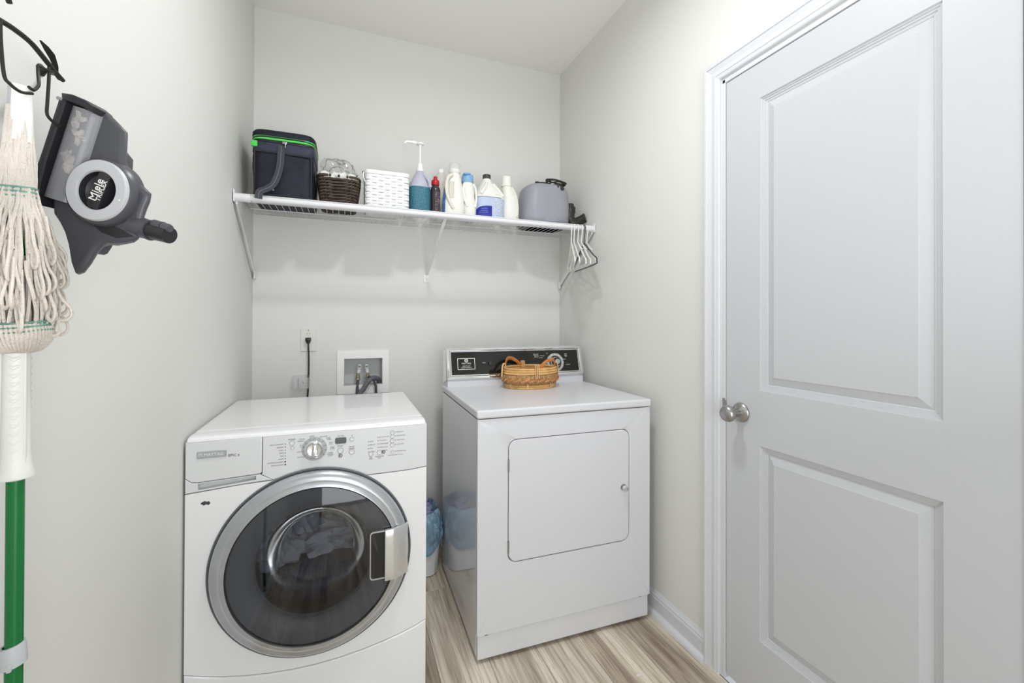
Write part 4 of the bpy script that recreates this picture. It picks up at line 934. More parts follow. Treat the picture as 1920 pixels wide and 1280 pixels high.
# ------------------------------------------------------------------ grey appliance with cord
ga = thing('canister_appliance', 'lilac grey rounded appliance with a black cord coiled on top', 'appliance', (1.437, -0.205, SZ))
gs = [(.006, 0, 0, .128, .105, 3.2), (.012, 0, 0, .137, .112, 3.2), (.05, -.001, 0, .140, .114, 3.2), (.11, .003, 0, .137, .112, 3.2), (.170, .006, 0, .130, .107, 3.2), (.200, .007, 0, .126, .103, 3.1), (.214, .007, 0, .119, .097, 3.0), (.224, .007, 0, .106, .085, 2.8), (.230, .007, 0, .080, .062, 2.5), (.2315, .007, 0, .05, .04, 2.3)]
b = BM(); loft(b, gs, 64); link('housing', b, M['lilac_grey'], ga, sharp=60)
b = BM(); loft(b, [(0, 0, 0, .122, .10, 3.2), (.010, 0, 0, .133, .109, 3.2)], 48); link('base', b, M['black'], ga)
b = BM(); loft(b, [(.0, .02, 0, .10, .1135, 3.2), (.014, .02, 0, .108, .1155, 3.2), (.016, .02, 0, .100, .1130, 3.2)], 48); link('foot_skirt', b, M['olive_black'], ga)
b = BM()
for k in range(5):
    q = [(0.060+0.045*cos(2*pi*i/20)*(1+0.08*k)+0.004*k, -0.020+0.040*sin(2*pi*i/20), .231+0.007*k+0.010*cos(2*pi*i/20+k)) for i in range(20)]
    tube(b, q, 0.0040, 7, closed=True)
link('coiled_cord', b, M['olive_black'], ga)
b = BM(); tube(b, smooth_path([(.015, -.040, .236), (-.015, -.055, .232), (-.045, -.060, .228), (-.058, -.060, .226)], 4), 0.0042, 7)
tube(b, smooth_path([(.075, -.045, .234), (.055, -.080, .222), (.048, -.097, .200)], 4), 0.006, 8)
box(b, -.070, -.050, -.070, -.054, .222, .232, .003)
link('cord_end', b, M['olive_black'], ga)
b = BM(); tube(b, smooth_path([(.04, -.07, .224), (.062, -.085, .216), (.078, -.095, .200), (.062, -.102, .196)], 4), 0.010, 8, flat=(0.010, 0.004, (0, -1, 0.6))); link('clip', b, M['olive_black'], ga)

for o in ga.children_recursive:
    if o.name.startswith(('coiled', 'cord', 'clip')):
        for v in o.data.vertices: v.co.z += 0.004
# black nozzle attachment
nz = thing('vacuum_nozzle', 'matt black curved nozzle attachment at the right end of the shelf', 'nozzle', (1.612, -0.275, SZ))
b = BM(); tube(b, smooth_path([(-.030, .012, .122), (-.030, .012, .098), (-.031, .010, .078), (-.036, .006, .052), (-.026, 0, .030), (.000, -.006, .026)], 5), [.019]*6+[.0205]*5+[.024]*5+[.027]*5+[.026]*5, 18); link('elbow_tube', b, M['olive_black'], nz)
b = BM(); tube(b, [(-.008, -.004, .026), (.028, -.045, .048)], [.024, .022], 18, flat=None); link('outlet_tube', b, M['olive_black'], nz)
b = BM(); tube(b, [(.0265, -.0435, .047), (.0300, -.0475, .049)], 0.0240, 18); link('tube_rim', b, M['black'], nz)
b = BM(); box(b, -.054, -.040, -.004, .020, .070, .108, .005); box(b, -.020, -.006, -.004, .020, .074, .112, .005); link('locking_clip', b, M['olive_black'], nz)
b = BM(); tube(b, [(-.030, .012, .118), (-.030, .012, .126)], 0.0165, 18); link('collar', b, M['black'], nz)

for o in nz.children_recursive:
    for v in o.data.vertices: v.co.z *= 1.08
# ------------------------------------------------------------------ hangers
def hanger(x, rot, m, label, first, wid=0.19, sag=0.0, name='clothes_hanger'):
    t = thing(name, label, 'hanger', (x, ROD[0], DZ+ROD[1]), rot, 'hangers on the right end of the rod')
    r0 = 0.0112+0.0034
    hook = [(0, 0.6*r0-0.004, -0.010)]+[(0, -r0*cos(radians(a)), r0*sin(radians(a))) for a in range(170, -30, -20)][::1]
    hook = [(0, r0*cos(radians(a)), r0*sin(radians(a))) for a in range(-15, 181, 20)]+[(0, -r0*0.98, -0.02), (0, -r0*0.5, -0.045), (0, 0, -0.062), (0, 0, -0.085)]
    b = BM(); tube(b, smooth_path(hook, 2), 0.0030, 7); link('hook', b, m, t)
    yb, zb = wid, -0.205-sag
    fr = [(0, 0, -0.083), (0, -0.020, -0.090), (0, -yb*0.80, -0.165), (0, -yb, -0.182), (0, -yb-0.004, -0.197), (0, -yb+0.008, -0.209), (0, 0, -0.211-sag), (0, yb-0.008, -0.209), (0, yb+0.004, -0.197), (0, yb, -0.182), (0, yb*0.80, -0.165), (0, 0.020, -0.090)]
    b = BM(); tube(b, smooth_path(fr, 4, True), 0.0038, 7, closed=True); link('frame', b, m, t)
    for s in (-1, 1):
        b = BM(); tube(b, smooth_path([(0, s*0.060, -0.112), (0, s*0.066, -0.124), (0, s*0.078, -0.122)], 3), 0.0028, 6)
        link('notch_hook', b, m, t)
    return t
hs = [(1.512, -0.40, 'hanger', 'leftmost white plastic hanger on the rod, turned nearly edge-on'), (1.528, -0.36, 'hanger', 'second white hanger from the left on the rod, close against the first'),
      (1.550, -0.22, 'hanger', 'third white hanger from the left on the rod'), (1.572, -0.20, 'hanger', 'white hanger hanging just left of the dark one'),
      (1.588, -0.20, 'hanger_dark', 'dark grey hanger among the white ones'), (1.604, -0.20, 'hanger', 'rightmost white hanger, next to the rod end bracket')]
for i, (x, r, m, l) in enumerate(hs):
    hanger(x, r, M[m], l, i == 0, 0.185 if m == 'hanger_dark' else (0.175 if i < 2 else 0.135), 0.018 if i < 2 else 0.0)

# ------------------------------------------------------------------ outlet, cord, holder, valve box
ol = thing('wall_outlet', 'cream single-socket outlet plate on the back wall above the washer', 'outlet', (0.246, 0, 1.1275))
b = BM(); extr(b, rrect(-.0355, .0355, -.0565, .0565, .003), (), -.006, -.0002, .002, 2); link('cover_plate', b, M['plate'], ol)
b = BM(); lathe(b, [(.0175, .005), (.0175, .0085), (0, .0088)], 32, T(0, 0, .004) @ RX(radians(90))); link('socket', b, M['plate'], ol)
b = BM(); box(b, -.006, -.004, -.0072, -.005, .029, .036); box(b, .004, .006, -.0072, -.005, .029, .036); lathe(b, [(.003, .006), (0, .0075)], 10, T(0, 0, .048) @ RX(radians(90))); link('slot', b, M['print_grey'], ol)
pc = thing('power_cord', 'black power cord plugged into the outlet and dropping behind the washer', 'cord', (0.246, 0, 1.1275))
b = BM(); box(b, -.0125, .0125, -.034, -.009, -.006, .012, .003); box(b, -.009, .009, -.030, -.010, -.016, -.004, .003); link('plug', b, M['black'], pc)
b = BM(); tube(b, smooth_path([(.000, -.022, -.010), (.001, -.024, -.035), (.003, -.020, -.10), (.002, -.018, -.20), (-.002, -.020, -.30), (-.004, -.022, -.42), (0.03, -.04, -.60)], 6), .0042, 8); link('cable', b, M['black'], pc)
ch = thing('clear_holder', 'small clear plastic wall holder beside the black cord', 'holder', (0.215, 0, 0.925))
b = BM()
box(b, -.036, .036, -.003, -.0005, -.032, .030, .0008); box(b, -.036, .036, -.036, -.0335, -.034, .018, .0008)
box(b, -.038, -.0355, -.036, 0, -.034, .024, .0008); box(b, .0355, .038, -.036, 0, -.034, .030, .0008); box(b, -.036, .036, -.036, 0, -.036, -.0335, .0008)
link('tray', b, M['holder_clear'], ch)
b = BM(); tube(b, [(-.012, -.037, -.028), (-.012, -.037, .016)], .0012, 6); lathe(b, [(0, .040), (.003, .039), (.003, .036)], 10, T(.012, 0, -.004) @ RX(radians(90))); link('screw', b, M['satin'], ch)
vb = thing('valve_box', 'white framed recessed washer supply box in the back wall', 'supply box', (0.507, 0, 0.958))
b = BM(); extr(b, rrect(-.1275, .1275, -.112, .112, .003), [[(-.0945, -.068), (.0955, -.068), (.0955, .0705), (-.0945, .0705)]], -.007, -.0002, .0025, 2); link('box_frame', b, M['white_plastic'], vb)
b = BM()
x0, x1, z0, z1 = -.0945, .0955, -.068, .0705
box(b, x0, x1, .070, .073, z0, z1); box(b, x0, x0+.002, -.002, .072, z0, z1); box(b, x1-.002, x1, -.002, .072, z0, z1); box(b, x0, x1, -.002, .072, z0, z0+.002); box(b, x0, x1, -.002, .072, z1-.002, z1)
link('recess', b, M['boxgrey'], vb)
for i, xx in enumerate((-.022, .020)):
    rt = 0.10 if i == 0 else -0.12
    b = BM(); loft(b, [(-.005, 0, 0, .0085, .006, 3), (.030, 0, 0, .0095, .006, 3), (.040, 0, 0, .007, .005, 2.4)], 20, mtx=T(xx, .012, -.002) @ RY(rt)); lv = link('valve_lever', b, mat('lever_grey', S(214, 214, 220), 0.4), vb)
    b = BM(); box(b, -.0102, .0102, -.0065, .0065, .016, .0178); box(b, -.006, .006, -.0066, -.005, .024, .034); bmesh.ops.transform(b, matrix=T(xx, .012, -.002) @ RY(rt), verts=b.verts); link('lever_mark', b, M['print_grey'], lv)
    b = BM(); lathe(b, [(0, 0), (.010, 0), (.010, .012), (.0075, .014), (.0075, .024), (0, .024)], 16, T(xx-.004+.006*i, .012, -.030)); lathe(b, [(.011, 0), (.012, .003), (.012, .010), (.011, .012), (0, .012)], 12, T(xx-.004+.006*i, .012, -.044)); link('valve_body', b, M['brass'], vb)
h1 = thing('supply_hose', 'thin dark supply hose from the left valve of the wall box', 'hose', (0.481, 0.012, 0.912))
b = BM(); tube(b, smooth_path([(0, 0, 0.006), (-.002, -.006, -.012), (-.004, -.022, -.04), (-.004, -.04, -.10), (0, -.05, -.25)], 5), .0075, 10); link('hose_tube', b, M['rubber'], h1)
h2 = thing('supply_hose', 'thin dark supply hose from the right valve, arching right behind the drain hose', 'hose', (0.529, 0.012, 0.912))
b = BM(); tube(b, smooth_path([(0, 0, 0.006), (.006, -.014, .018), (.024, -.028, .012), (.036, -.036, -.02), (.040, -.04, -.041), (.04, -.045, -.2)], 5), .0062, 10); link('hose_tube', b, M['rubber'], h2)
h3 = thing('drain_hose', 'thick grey drain hose curving out of the wall box', 'hose', (0.507, 0, 0.905))
b = BM(); tube(b, smooth_path([(.082, .035, -.05), (.080, .022, .000), (.064, -.005, .018), (.044, -.022, .020), (.020, -.034, .002), (.000, -.040, -.030), (-.020, -.045, -.065), (-.03, -.045, -.2)], 6), .0125, 14); link('hose_tube', b, M['drain'], h3)

# ------------------------------------------------------------------ rattan basket on dryer
RZB = 0.9072
rb = thing('rattan_basket', 'small oval honey rattan basket with two bentwood handles on top of the dryer', 'basket', (1.262, -0.450, RZB), 0.10)
def oval(rx, ry, z, n=64, a0=0, a1=360): return [(rx*cos(radians(a0+(a1-a0)*i/n)), ry*sin(radians(a0+(a1-a0)*i/n)), z) for i in range(n+(0 if abs(a1-a0) == 360 else 1))]
for z, k in ((.005, .90), (.0145, .905)):
    b = BM(); tube(b, oval(.138*k, .104*k, z), .0052, 8, closed=True); link('base_cane', b, M['rattan'], rb)
b = BM(); loft(b, [(.002, 0, 0, .118, .086), (.005, 0, 0, .118, .086)], 40); link('basket_bottom', b, M['rattan_weave'], rb)
b = BM(); loft(b, [(.016, 0, 0, .123, .090), (.024, 0, 0, .135, .101), (.038, 0, 0, .144, .109), (.052, 0, 0, .146, .111), (.062, 0, 0, .141, .107), (.066, 0, 0, .137, .104), (.064, 0, 0, .130, .098), (.03, 0, 0, .128, .095), (.010, 0, 0, .112, .082)], 96, capb=False, capt=False,
     disp=lambda co, a: co*1.0+Vector((cos(a), sin(a), 0))*0.0018*sin(a*60+co.z*400)); link('woven_band', b, M['rattan_weave'], rb)
for i in range(22):
    a = 2*pi*i/22; a2 = a+0.30
    b = BM(); tube(b, smooth_path([(.1425*cos(a), .1075*sin(a), .034), (.1475*cos((a+a2)/2), .1125*sin((a+a2)/2), .041), (.1445*cos(a2), .1095*sin(a2), .049)], 4), .006, 6, flat=(.0018, .0050, (cos(a)*0.2, sin(a)*0.2, 1))); link('braid_strand', b, M['rattan_strap'], rb)
for z, k in ((.072, .985), (.0825, .975), (.093, .955)):
    b = BM(); tube(b, oval(.138*k, .104*k, z), .0054, 8, closed=True); link('rim_cane', b, M['rattan'], rb)
def bent(a0, a1, hgt):
    pts = []; p0 = Vector((.136*cos(radians(a0)), .102*sin(radians(a0)), 0)); p1 = Vector((.136*cos(radians(a1)), .102*sin(radians(a1)), 0))
    m = (p0+p1)/2; m = m.normalized()
    for i in range(19):
        t = i/18; p = p0.lerp(p1, t)+m*(0.030*math.sin(pi*t))
        pts.append((p.x, p.y, .100+hgt*(max(0, math.sin(pi*(t-.14)/.72))**0.8 if .14 < t < .86 else 0)))
    b = BM(); tube(b, smooth_path(pts, 2), .008, 8, flat=(.0035, .0090, (0, 0, 1))); return b
for (a0, a1) in ((80, 178), (-104, -6)):
    h = link('handle', bent(a0, a1, .036), M['wood_handle'], rb)
    for aa in (a0+5, a1-5):
        for j in (-2, 0, 2):
            a = radians(aa+j*1.6); b = BM()
            tube(b, smooth_path([(.148*cos(a), .113*sin(a), .052), (.147*cos(a), .111*sin(a), .085), (.142*cos(a), .108*sin(a), .112), (.132*cos(a), .099*sin(a), .114), (.126*cos(a), .094*sin(a), .085), (.127*cos(a), .095*sin(a), .066)], 3), .0024, 6)
            link('cane_wrap', b, M['rattan_wrap'], h)
for aa in (-62, -118, -20, -160, 60, 120):
    a = radians(aa); b = BM(); tube(b, smooth_path([(.128*cos(a), .098*sin(a), .028), (.133*cos(a), .101*sin(a), .014), (.128*cos(a), .097*sin(a), .001)], 4), .0032, 6, flat=(.0045, .002, (cos(a), sin(a), 0))); link('base_wrap', b, M['rattan_wrap'], rb)

# ------------------------------------------------------------------ waste bin between machines
bn = thing('waste_bin', 'small white waste bin between washer and dryer', 'bin', (0.754, -0.214, 0))
b = BM(); loft(b, [(0.002, 0, 0, .088, .098, 4), (.008, 0, 0, .094, .104, 4), (.12, 0, 0, .101, .112, 4), (.235, 0, 0, .107, .120, 4), (.24, 0, 0, .103, .116, 4), (.02, 0, 0, .088, .10, 4)], 56); link('bin_body', b, M['bin'], bn, sharp=60)
bgl = thing('bin_liner', 'blue plastic bag lining the white waste bin', 'bag', (0.754, -0.214, 0.24))
def bd_(co, a):
    k = noise.noise(Vector((cos(a)*3.1, sin(a)*3.1, co.z*16)))
    j = noise.noise(Vector((cos(a)*6, sin(a)*6, co.z*30+9)))
    r_ = abs(noise.noise(Vector((cos(a)*5+co.z*11, sin(a)*5, co.z*9))))
    return co+Vector((cos(a), sin(a), 0))*(0.012*k+0.006*j-0.030*(0.25-r_ if r_ < 0.25 else 0))+Vector((0, 0, 0.028*noise.noise(Vector((cos(a)*2.4, sin(a)*2.4, 5.0)))*(1 if co.z < -0.02 else 0.5)))
b = BM(); zs_ = [(-.125, .106, .120), (-.115, .108, .122), (-.103, .110, .124), (-.09, .112, .126), (-.08, .113, .127), (-.07, .115, .129), (-.06, .116, .130), (-.05, .117, .132), (-.04, .117, .132), (-.03, .118, .133), (-.02, .118, .134), (-.01, .118, .134), (.0, .117, .133), (.01, .115, .131), (.02, .113, .129), (.030, .112, .128), (.04, .108, .124), (.05, .104, .120), (.062, .100, .116), (.066, .094, .110), (.03, .092, .108), (-.03, .088, .104)]
loft(b, [(z, 0, 0, rx, ry, 3.1) for z, rx, ry in zs_] if True else [(-.125, 0, 0, .106, .120, 3.2), (-.09, 0, 0, .112, .126, 3.2), (-.05, 0, 0, .117, .132, 3.2), (-.01, 0, 0, .118, .134, 3.2), (.030, 0, 0, .112, .128, 3), (.062, 0, 0, .100, .116, 3), (.066, 0, 0, .094, .110, 3), (.03, 0, 0, .092, .108, 3), (-.03, 0, 0, .088, .104, 3)], 140, capb=False, capt=False, disp=bd_)
link('liner_film', b, M['bag_blue'], bgl)
rg = thing('crumpled_cloth', 'crumpled lilac cloth on top of the rubbish in the bin', 'cloth', (0.784, -0.270, 0.29))
b = BM()
for i in range(7):
    pts = []
    for k in range(12):
        t = k/11; a = t*4.2+i*1.1; r = 0.012+0.030*t
        pts.append((r*cos(a), r*sin(a), 0.018+0.030*noise.noise(Vector((i*2.1, t*3, 1)))+0.012*i*0.5-0.02*t))
    tube(b, smooth_path(pts, 2), .01, 6, flat=(.0022, .013, (0.2*cos(i), 0.2*sin(i), 1)))
link('folded_cloth', b, M['lilac_rag'], rg)
ln = thing('lint_clump', 'mauve lint and scraps inside the lined waste bin', 'rubbish', (0.754, -0.225, 0.245))
b = BM(); blob(b, (0, 0, 0), (.078, .09, .045), 0.4, 26, 4, 4); link('lint_mass', b, M['lint'], ln)['kind'] = 'stuff'

ps = thing('paper_scrap', 'tiny white scrap of paper lying on the floor in front of the dryer', 'scrap', (1.375, -1.147, 0.0))
b = BM(); extr(b, [(-.011, -.002), (-.004, .004), (.003, .002), (.011, .004), (.009, -.003), (0, -.004)], (), 0, .0012, mtx=T(0, 0, 0.0004) @ RX(radians(-90))); bmesh.ops.transform(b, matrix=T(0, 0, 0.0014), verts=b.verts); link('scrap_sheet', b, M['white_paper'], ps)

# ------------------------------------------------------------------ wall hook rack (left wall)
rk = thing('hook_rack', 'dark iron leaf-and-vine hook rack on the left wall', 'hook rack', (0, -1.68, 1.57))
def rp(*pts): return [(x, y+1.68, z-1.57) for x, y, z in pts]
b = BM(); tube(b, smooth_path(rp((.045, -1.85, 1.548), (.045, -1.79, 1.562), (.047, -1.738, 1.570), (.048, -1.712, 1.574), (.05, -1.684, 1.5735), (.05, -1.650, 1.566), (.05, -1.6192, 1.5605)), 5), [0.0032]*26+[0.0028]*5, 8); link('vine_bar', b, M['iron'], rk)
b = BM(); tube(b, smooth_path(rp((.045, -1.82, 1.60), (.045, -1.78, 1.612), (.05, -1.735, 1.605), (.05, -1.723, 1.598)), 5), 0.0028, 8); link('vine_bar', b, M['iron'], rk)
def leaf(pts, w, bend):
    b = BM(); P = [Vector(p) for p in rp(*pts)]; n = len(P); A = []; B = []; C = []
    for i, p in enumerate(P):
        t = i/(n-1); ww = w*math.sin(pi*min(1, max(0.02, t)))**0.8; s = Vector((0.6, -0.35, 0.5)).normalized()
        A.append(b.verts.new(p+s*ww)); B.append(b.verts.new(p+Vector((bend, 0, 0))*math.sin(pi*t))); C.append(b.verts.new(p-s*ww))
    for i in range(n-1): b.faces.new((A[i], A[i+1], B[i+1], B[i])); b.faces.new((B[i], B[i+1], C[i+1], C[i]))
    r = bmesh.ops.extrude_face_region(b, geom=b.faces[:])
    for v in r['geom']:
        if isinstance(v, bmesh.types.BMVert): v.co.x -= 0.0015
    bmesh.ops.recalc_face_normals(b, faces=b.faces[:]); return b
link('iron_leaf', leaf([(.05, -1.6665, 1.5880), (.051, -1.656, 1.584), (.052, -1.646, 1.579), (.051, -1.636, 1.571), (.05, -1.629, 1.563)], 0.0042, 0.003), M['iron'], rk)
link('iron_leaf', leaf([(.05, -1.640, 1.5645), (.05, -1.632, 1.562), (.05, -1.625, 1.5600), (.05, -1.6165, 1.5595)], 0.003, 0.002), M['iron'], rk)
for y0_, z0_, y1_, z1_ in ((-1.568, 1.5925, -1.636, 1.562), (-1.74, 1.60, -1.80, 1.560)):
    b = BM(); lathe(b, [(0, .0), (.0085, .0), (.0085, .002), (.004, .006), (0, .006)], 16, T(0.0003, y0_+1.68, z0_-1.57) @ RY(radians(90)))
    tube(b, smooth_path(rp((.003, y0_, z0_), (.02, y0_-.012, z0_-.008), (.05, y1_, z1_)), 4), .0022, 8); link('wall_boss', b, M['iron'], rk)
for pts in ([(.05, -1.7377, 1.570), (.05, -1.7365, 1.545), (.05, -1.7310, 1.510), (.052, -1.7255, 1.5025), (.056, -1.715, 1.499), (.062, -1.705, 1.503)],
            [(.046, -1.664, 1.556), (.047, -1.6655, 1.545), (.050, -1.6700, 1.532), (.053, -1.678, 1.523), (.055, -1.690, 1.5130), (.056, -1.700, 1.512)],
            [(.05, -1.6495, 1.563), (.05, -1.650, 1.545), (.05, -1.6525, 1.515), (.05, -1.6530, 1.499), (.052, -1.647, 1.4925), (.056, -1.638, 1.489)]):
    b = BM(); tube(b, smooth_path(rp(*pts), 5), 0.0019, 7); link('hook', b, M['iron'], rk)
b = BM(); tube(b, smooth_path(rp((.046, -1.664, 1.556), (.049, -1.655, 1.5565), (.05, -1.645, 1.560), (.05, -1.636, 1.563)), 4), .002, 7); link('stem', b, M['iron'], rk)

# ------------------------------------------------------------------ mop hanging head-up
MP = (0.0335, -1.6746)
mp = thing('string_mop', 'string mop with a green pole hanging head-up from the wall rack', 'mop', (MP[0], MP[1], 0.15))
mz = lambda z: z-0.15
b = BM(); tube(b, [(0, 0, mz(0.17)), (0, 0, mz(1.47))], 0.0112, 24); link('pole', b, M['green_pole'], mp)['label'] = 'green metal pole'
b = BM(); lathe(b, [(0, mz(.15)), (.012, mz(.15)), (.0135, mz(.155)), (.0135, mz(.18)), (.0115, mz(.185))], 20); link('end_cap', b, M['mop_ring'], mp)
b = BM(); tube(b, [(0, 0, mz(1.46)), (0, 0, mz(1.494))], 0.013, 20); link('top_cap', b, M['mop_ring'], mp)
# ridged wringer sleeve
b = BM(); lathe(b, [(.0112, mz(1.044)), (.0235, mz(1.047)), (.0240, mz(1.050)), (.0200, mz(1.060)), (.0178, mz(1.078)), (.0168, mz(1.20)), (.0150, mz(1.30)), (.0112, mz(1.30))], 40); sl = link('wringer_sleeve', b, M['mop_white'], mp)
for i in range(13):
    z = mz(1.072+0.0094*i)
    for a0 in (-72, 48, 180):
        b = BM(); pts = [(.0168*cos(radians(a0+t)), .0168*sin(radians(a0+t)), z-0.0028*(1-abs(t)/24)) for t in (-24, -12, 0, 12, 24)]
        tube(b, pts, [.0010, .0020, .0027, .0020, .0010], 6); link('grip_ridge', b, M['mop_white'], sl)
for s in (-1, 1):
    b = BM(); box(b, s*.0155-.002, s*.0155+.002, -.010, -.004, mz(1.062), mz(1.25), .0015); link('sleeve_rib', b, M['mop_white'], sl)
b = BM(); lathe(b, [(.0112, 0), (.0165, 0), (.0170, .003), (.0170, .020), (.0160, .0235), (.0112, .0235)], 32, T(0, 0, mz(.834)) @ RY(radians(-7))); box(b, .0, .006, -.0195, -.015, mz(.833), mz(.841), .001)
link('clamp_ring', b, M['mop_ring'], mp)
# yarn strands: from the top crown hanging outwards and looping back
rnd = random.Random(11)
RPR = [(1.47, .0105, .013), (1.43, .014, .0165), (1.40, .016, .019), (1.372, .018, .0205), (1.335, .024, .033), (1.29, .030, .042), (1.25, .033, .048), (1.225, .032, .048), (1.19, .022, .030)]
def rad(z, f):
    for (za, a0, a1), (zb, b0, b1) in zip(RPR, RPR[1:]):
        if z >= zb:
            t = (za-z)/(za-zb); return (a0+(b0-a0)*t)*(1-f)+(a1+(b1-a1)*t)*f
    return RPR[-1][1]
def yarn(a, f, zlow, loop=False, ph=0, top=1.47):
    pts = []; n = 15
    for i in range(n):
        t = i/(n-1); z = top+(zlow-top)*t; r = rad(z, f)
        aa = a+0.30*noise.noise(Vector((ph, t*4, 0))); amp = min(1, t*2.5)
        wob = 0.005*noise.noise(Vector((ph*1.7, t*8, 3)))*amp
        x = (r+wob)*cos(aa); y = (r+wob)*sin(aa)
        pts.append(Vector((max(x, -.041), y, mz(z)+0.006*amp*noise.noise(Vector((ph, 5, t*6))))))
    if loop:
        e = pts[-1]; d = Vector((cos(a), sin(a), 0)); k = rnd.uniform(.5, 1.15)
        if e.x+d.x*0.03 > -0.055: pts += [e+d*0.009*k+Vector((0, 0, -.005)), e+d*0.018*k+Vector((0, 0, .000)), e+d*0.017*k+Vector((0, 0, .010)), e+d*0.005*k+Vector((0, 0, .024)), e-d*0.004+Vector((0, 0, .05))]
    return smooth_path(pts, 3)
k = 0
for layer, (cnt, f) in enumerate(((26, 0.0), (44, 0.6), (62, 1.0))):
    for i in range(cnt):
        a = 2*pi*i/cnt+layer*0.2+rnd.uniform(-.06, .06); k += 1
        zl = rnd.uniform(1.195, 1.225) if layer < 2 else rnd.uniform(1.205, 1.31)
        b = BM(); tube(b, yarn(a, f+rnd.uniform(-.08, .08), zl, loop=(layer == 2 and zl < 1.30), ph=k*1.37), rnd.uniform(.0021, .0027), 6)
        link('yarn_strand', b, M['yarn'], mp)
for q in range(12):      # loose side loops towards the room
    a = radians(-100+q*17); k += 1
    z = 1.325-0.011*(q % 6); r = rad(z, 1.0)-.003
    P = [(r*cos(a), r*sin(a), mz(z)), ((r+.008)*cos(a), (r+.008)*sin(a), mz(z-.015)), ((r+.014)*cos(a+.1), (r+.014)*sin(a+.1), mz(z-.036)), ((r+.009)*cos(a+.16), (r+.009)*sin(a+.16), mz(z-.042)), ((r)*cos(a+.2), (r)*sin(a+.2), mz(z-.026))]
    P = [(max(p[0], -.041), p[1], p[2]) for p in P]
    b = BM(); tube(b, smooth_path(P, 4), .0025, 6); link('yarn_strand', b, M['yarn'], mp)
def band(z, r, h, sag=0):
    b = BM(); rows = []
    for j in range(4):
        row = []
        for i in range(64):
            a = 2*pi*i/64; rr_ = r*(1+0.05*noise.noise(Vector((cos(a)*4, sin(a)*4, z*9))))
            row.append(b.verts.new((max(rr_*cos(a), -.041), rr_*sin(a), mz(z)+h*(j/3-.5)+sag*cos(a*2))))
        rows.append(row)
    for A, B in zip(rows, rows[1:]):
        for i in range(64): b.faces.new((A[i], A[(i+1) % 64], B[(i+1) % 64], B[i]))
    return b
b = band(1.372, .0225, .010, .001)
for dz in (-.005, 0, .005): join(b, tube(BM(), [(max(.0233*cos(2*pi*i/48), -.041), .0233*sin(2*pi*i/48), mz(1.372+dz)+.001*cos(4*pi*i/48)) for i in range(48)], .0012, 5, closed=True))
link('stitched_band', b, M['green_band'], mp)['label'] = 'green stitched band'
b = band(1.219, .0425, .011, .002)
for dz in (-.005, 0, .005): join(b, tube(BM(), [(max(.0437*cos(2*pi*i/48), -.041), .0437*sin(2*pi*i/48), mz(1.219+dz)+.002*cos(4*pi*i/48)) for i in range(48)], .0012, 5, closed=True))
link('stitched_band', b, M['green_band'], mp)['label'] = 'green stitched band'
# yarn bulge that closes under the lower band
for i in range(50):
    a = 2*pi*i/50; b = BM()
    P = [(.041*cos(a), .041*sin(a), mz(1.222)), (.042*cos(a+.05), .042*sin(a+.05), mz(1.209)), (.036*cos(a+.1), .036*sin(a+.1), mz(1.199)), (.027*cos(a+.16), .027*sin(a+.16), mz(1.1935)), (.018*cos(a+.2), .018*sin(a+.2), mz(1.192))]
    tube(b, smooth_path([(max(p[0], -.041), p[1], p[2]) for p in P], 3), .0031, 6); link('yarn_strand', b, M['yarn'], mp)
# white sewn header flap over the top
b = BM(); rows = []
for j in range(7):
    t = j/6; z = 1.494-0.064*t; row = []
    for i in range(15):
        a = radians(-95+i*12); r = .0150+.0035*t+.0006*sin(i*1.3+j)
        row.append(b.verts.new((r*cos(a), r*sin(a), mz(z))))
    rows.append(row)
for A, B in zip(rows, rows[1:]):
    for i in range(14): b.faces.new((A[i], A[i+1], B[i+1], B[i]))
link('header_tape', b, M['label_cloth'], mp)
for o in mp.children_recursive:      # final proportions of the mop
    for v in o.data.vertices: v.co = Vector((v.co.x*.74, v.co.y*.74, (v.co.z+.15-1.2277)*1.1+1.2277-.15))

# ------------------------------------------------------------------ cordless vacuum body hanging on the rack
VS = 0.0007328      # metres per unit of the front-view sketch (unit body is about 25 cm tall)
VY = YAW
VPOS = (0.1170, -1.6107, 1.4038)
vc = thing('cordless_vacuum_body', 'grey handheld vacuum body with round pale dial hanging from the left wall rack', 'vacuum', VPOS, -VY)
def vp(x, y): return ((x-186)*VS, (358-y)*VS)
out = [(124, 178), (140, 180), (163, 189), (182, 202), (202, 222), (217, 238), (216, 262), (215, 290), (220, 308), (230, 325), (248, 341), (264, 356), (262, 368), (256, 382), (250, 400), (246, 425), (240, 440), (231, 447), (200, 453), (182, 452), (172, 455), (160, 468), (147, 490), (134, 507), (122, 511), (114, 490), (108, 455), (101, 432), (92, 414), (80, 396), (78, 372), (96, 320), (118, 255), (135, 206)]
b = BM(); extr(b, [vp(*p) for p in out], (), -0.028, -0.008, 0.006, 3)
for v in b.verts:
    if v.co.y > -0.010: v.co.x -= 0.012
cx_, cz_ = vp(165, 350)
extr(b, [(cx_+(vp(*p)[0]-cx_)*.62-.014, cz_+(vp(*p)[1]-cz_)*.72) for p in out], (), -0.009, 0.020)
link('vacuum_housing', b, M['vac'], vc, sharp=50)
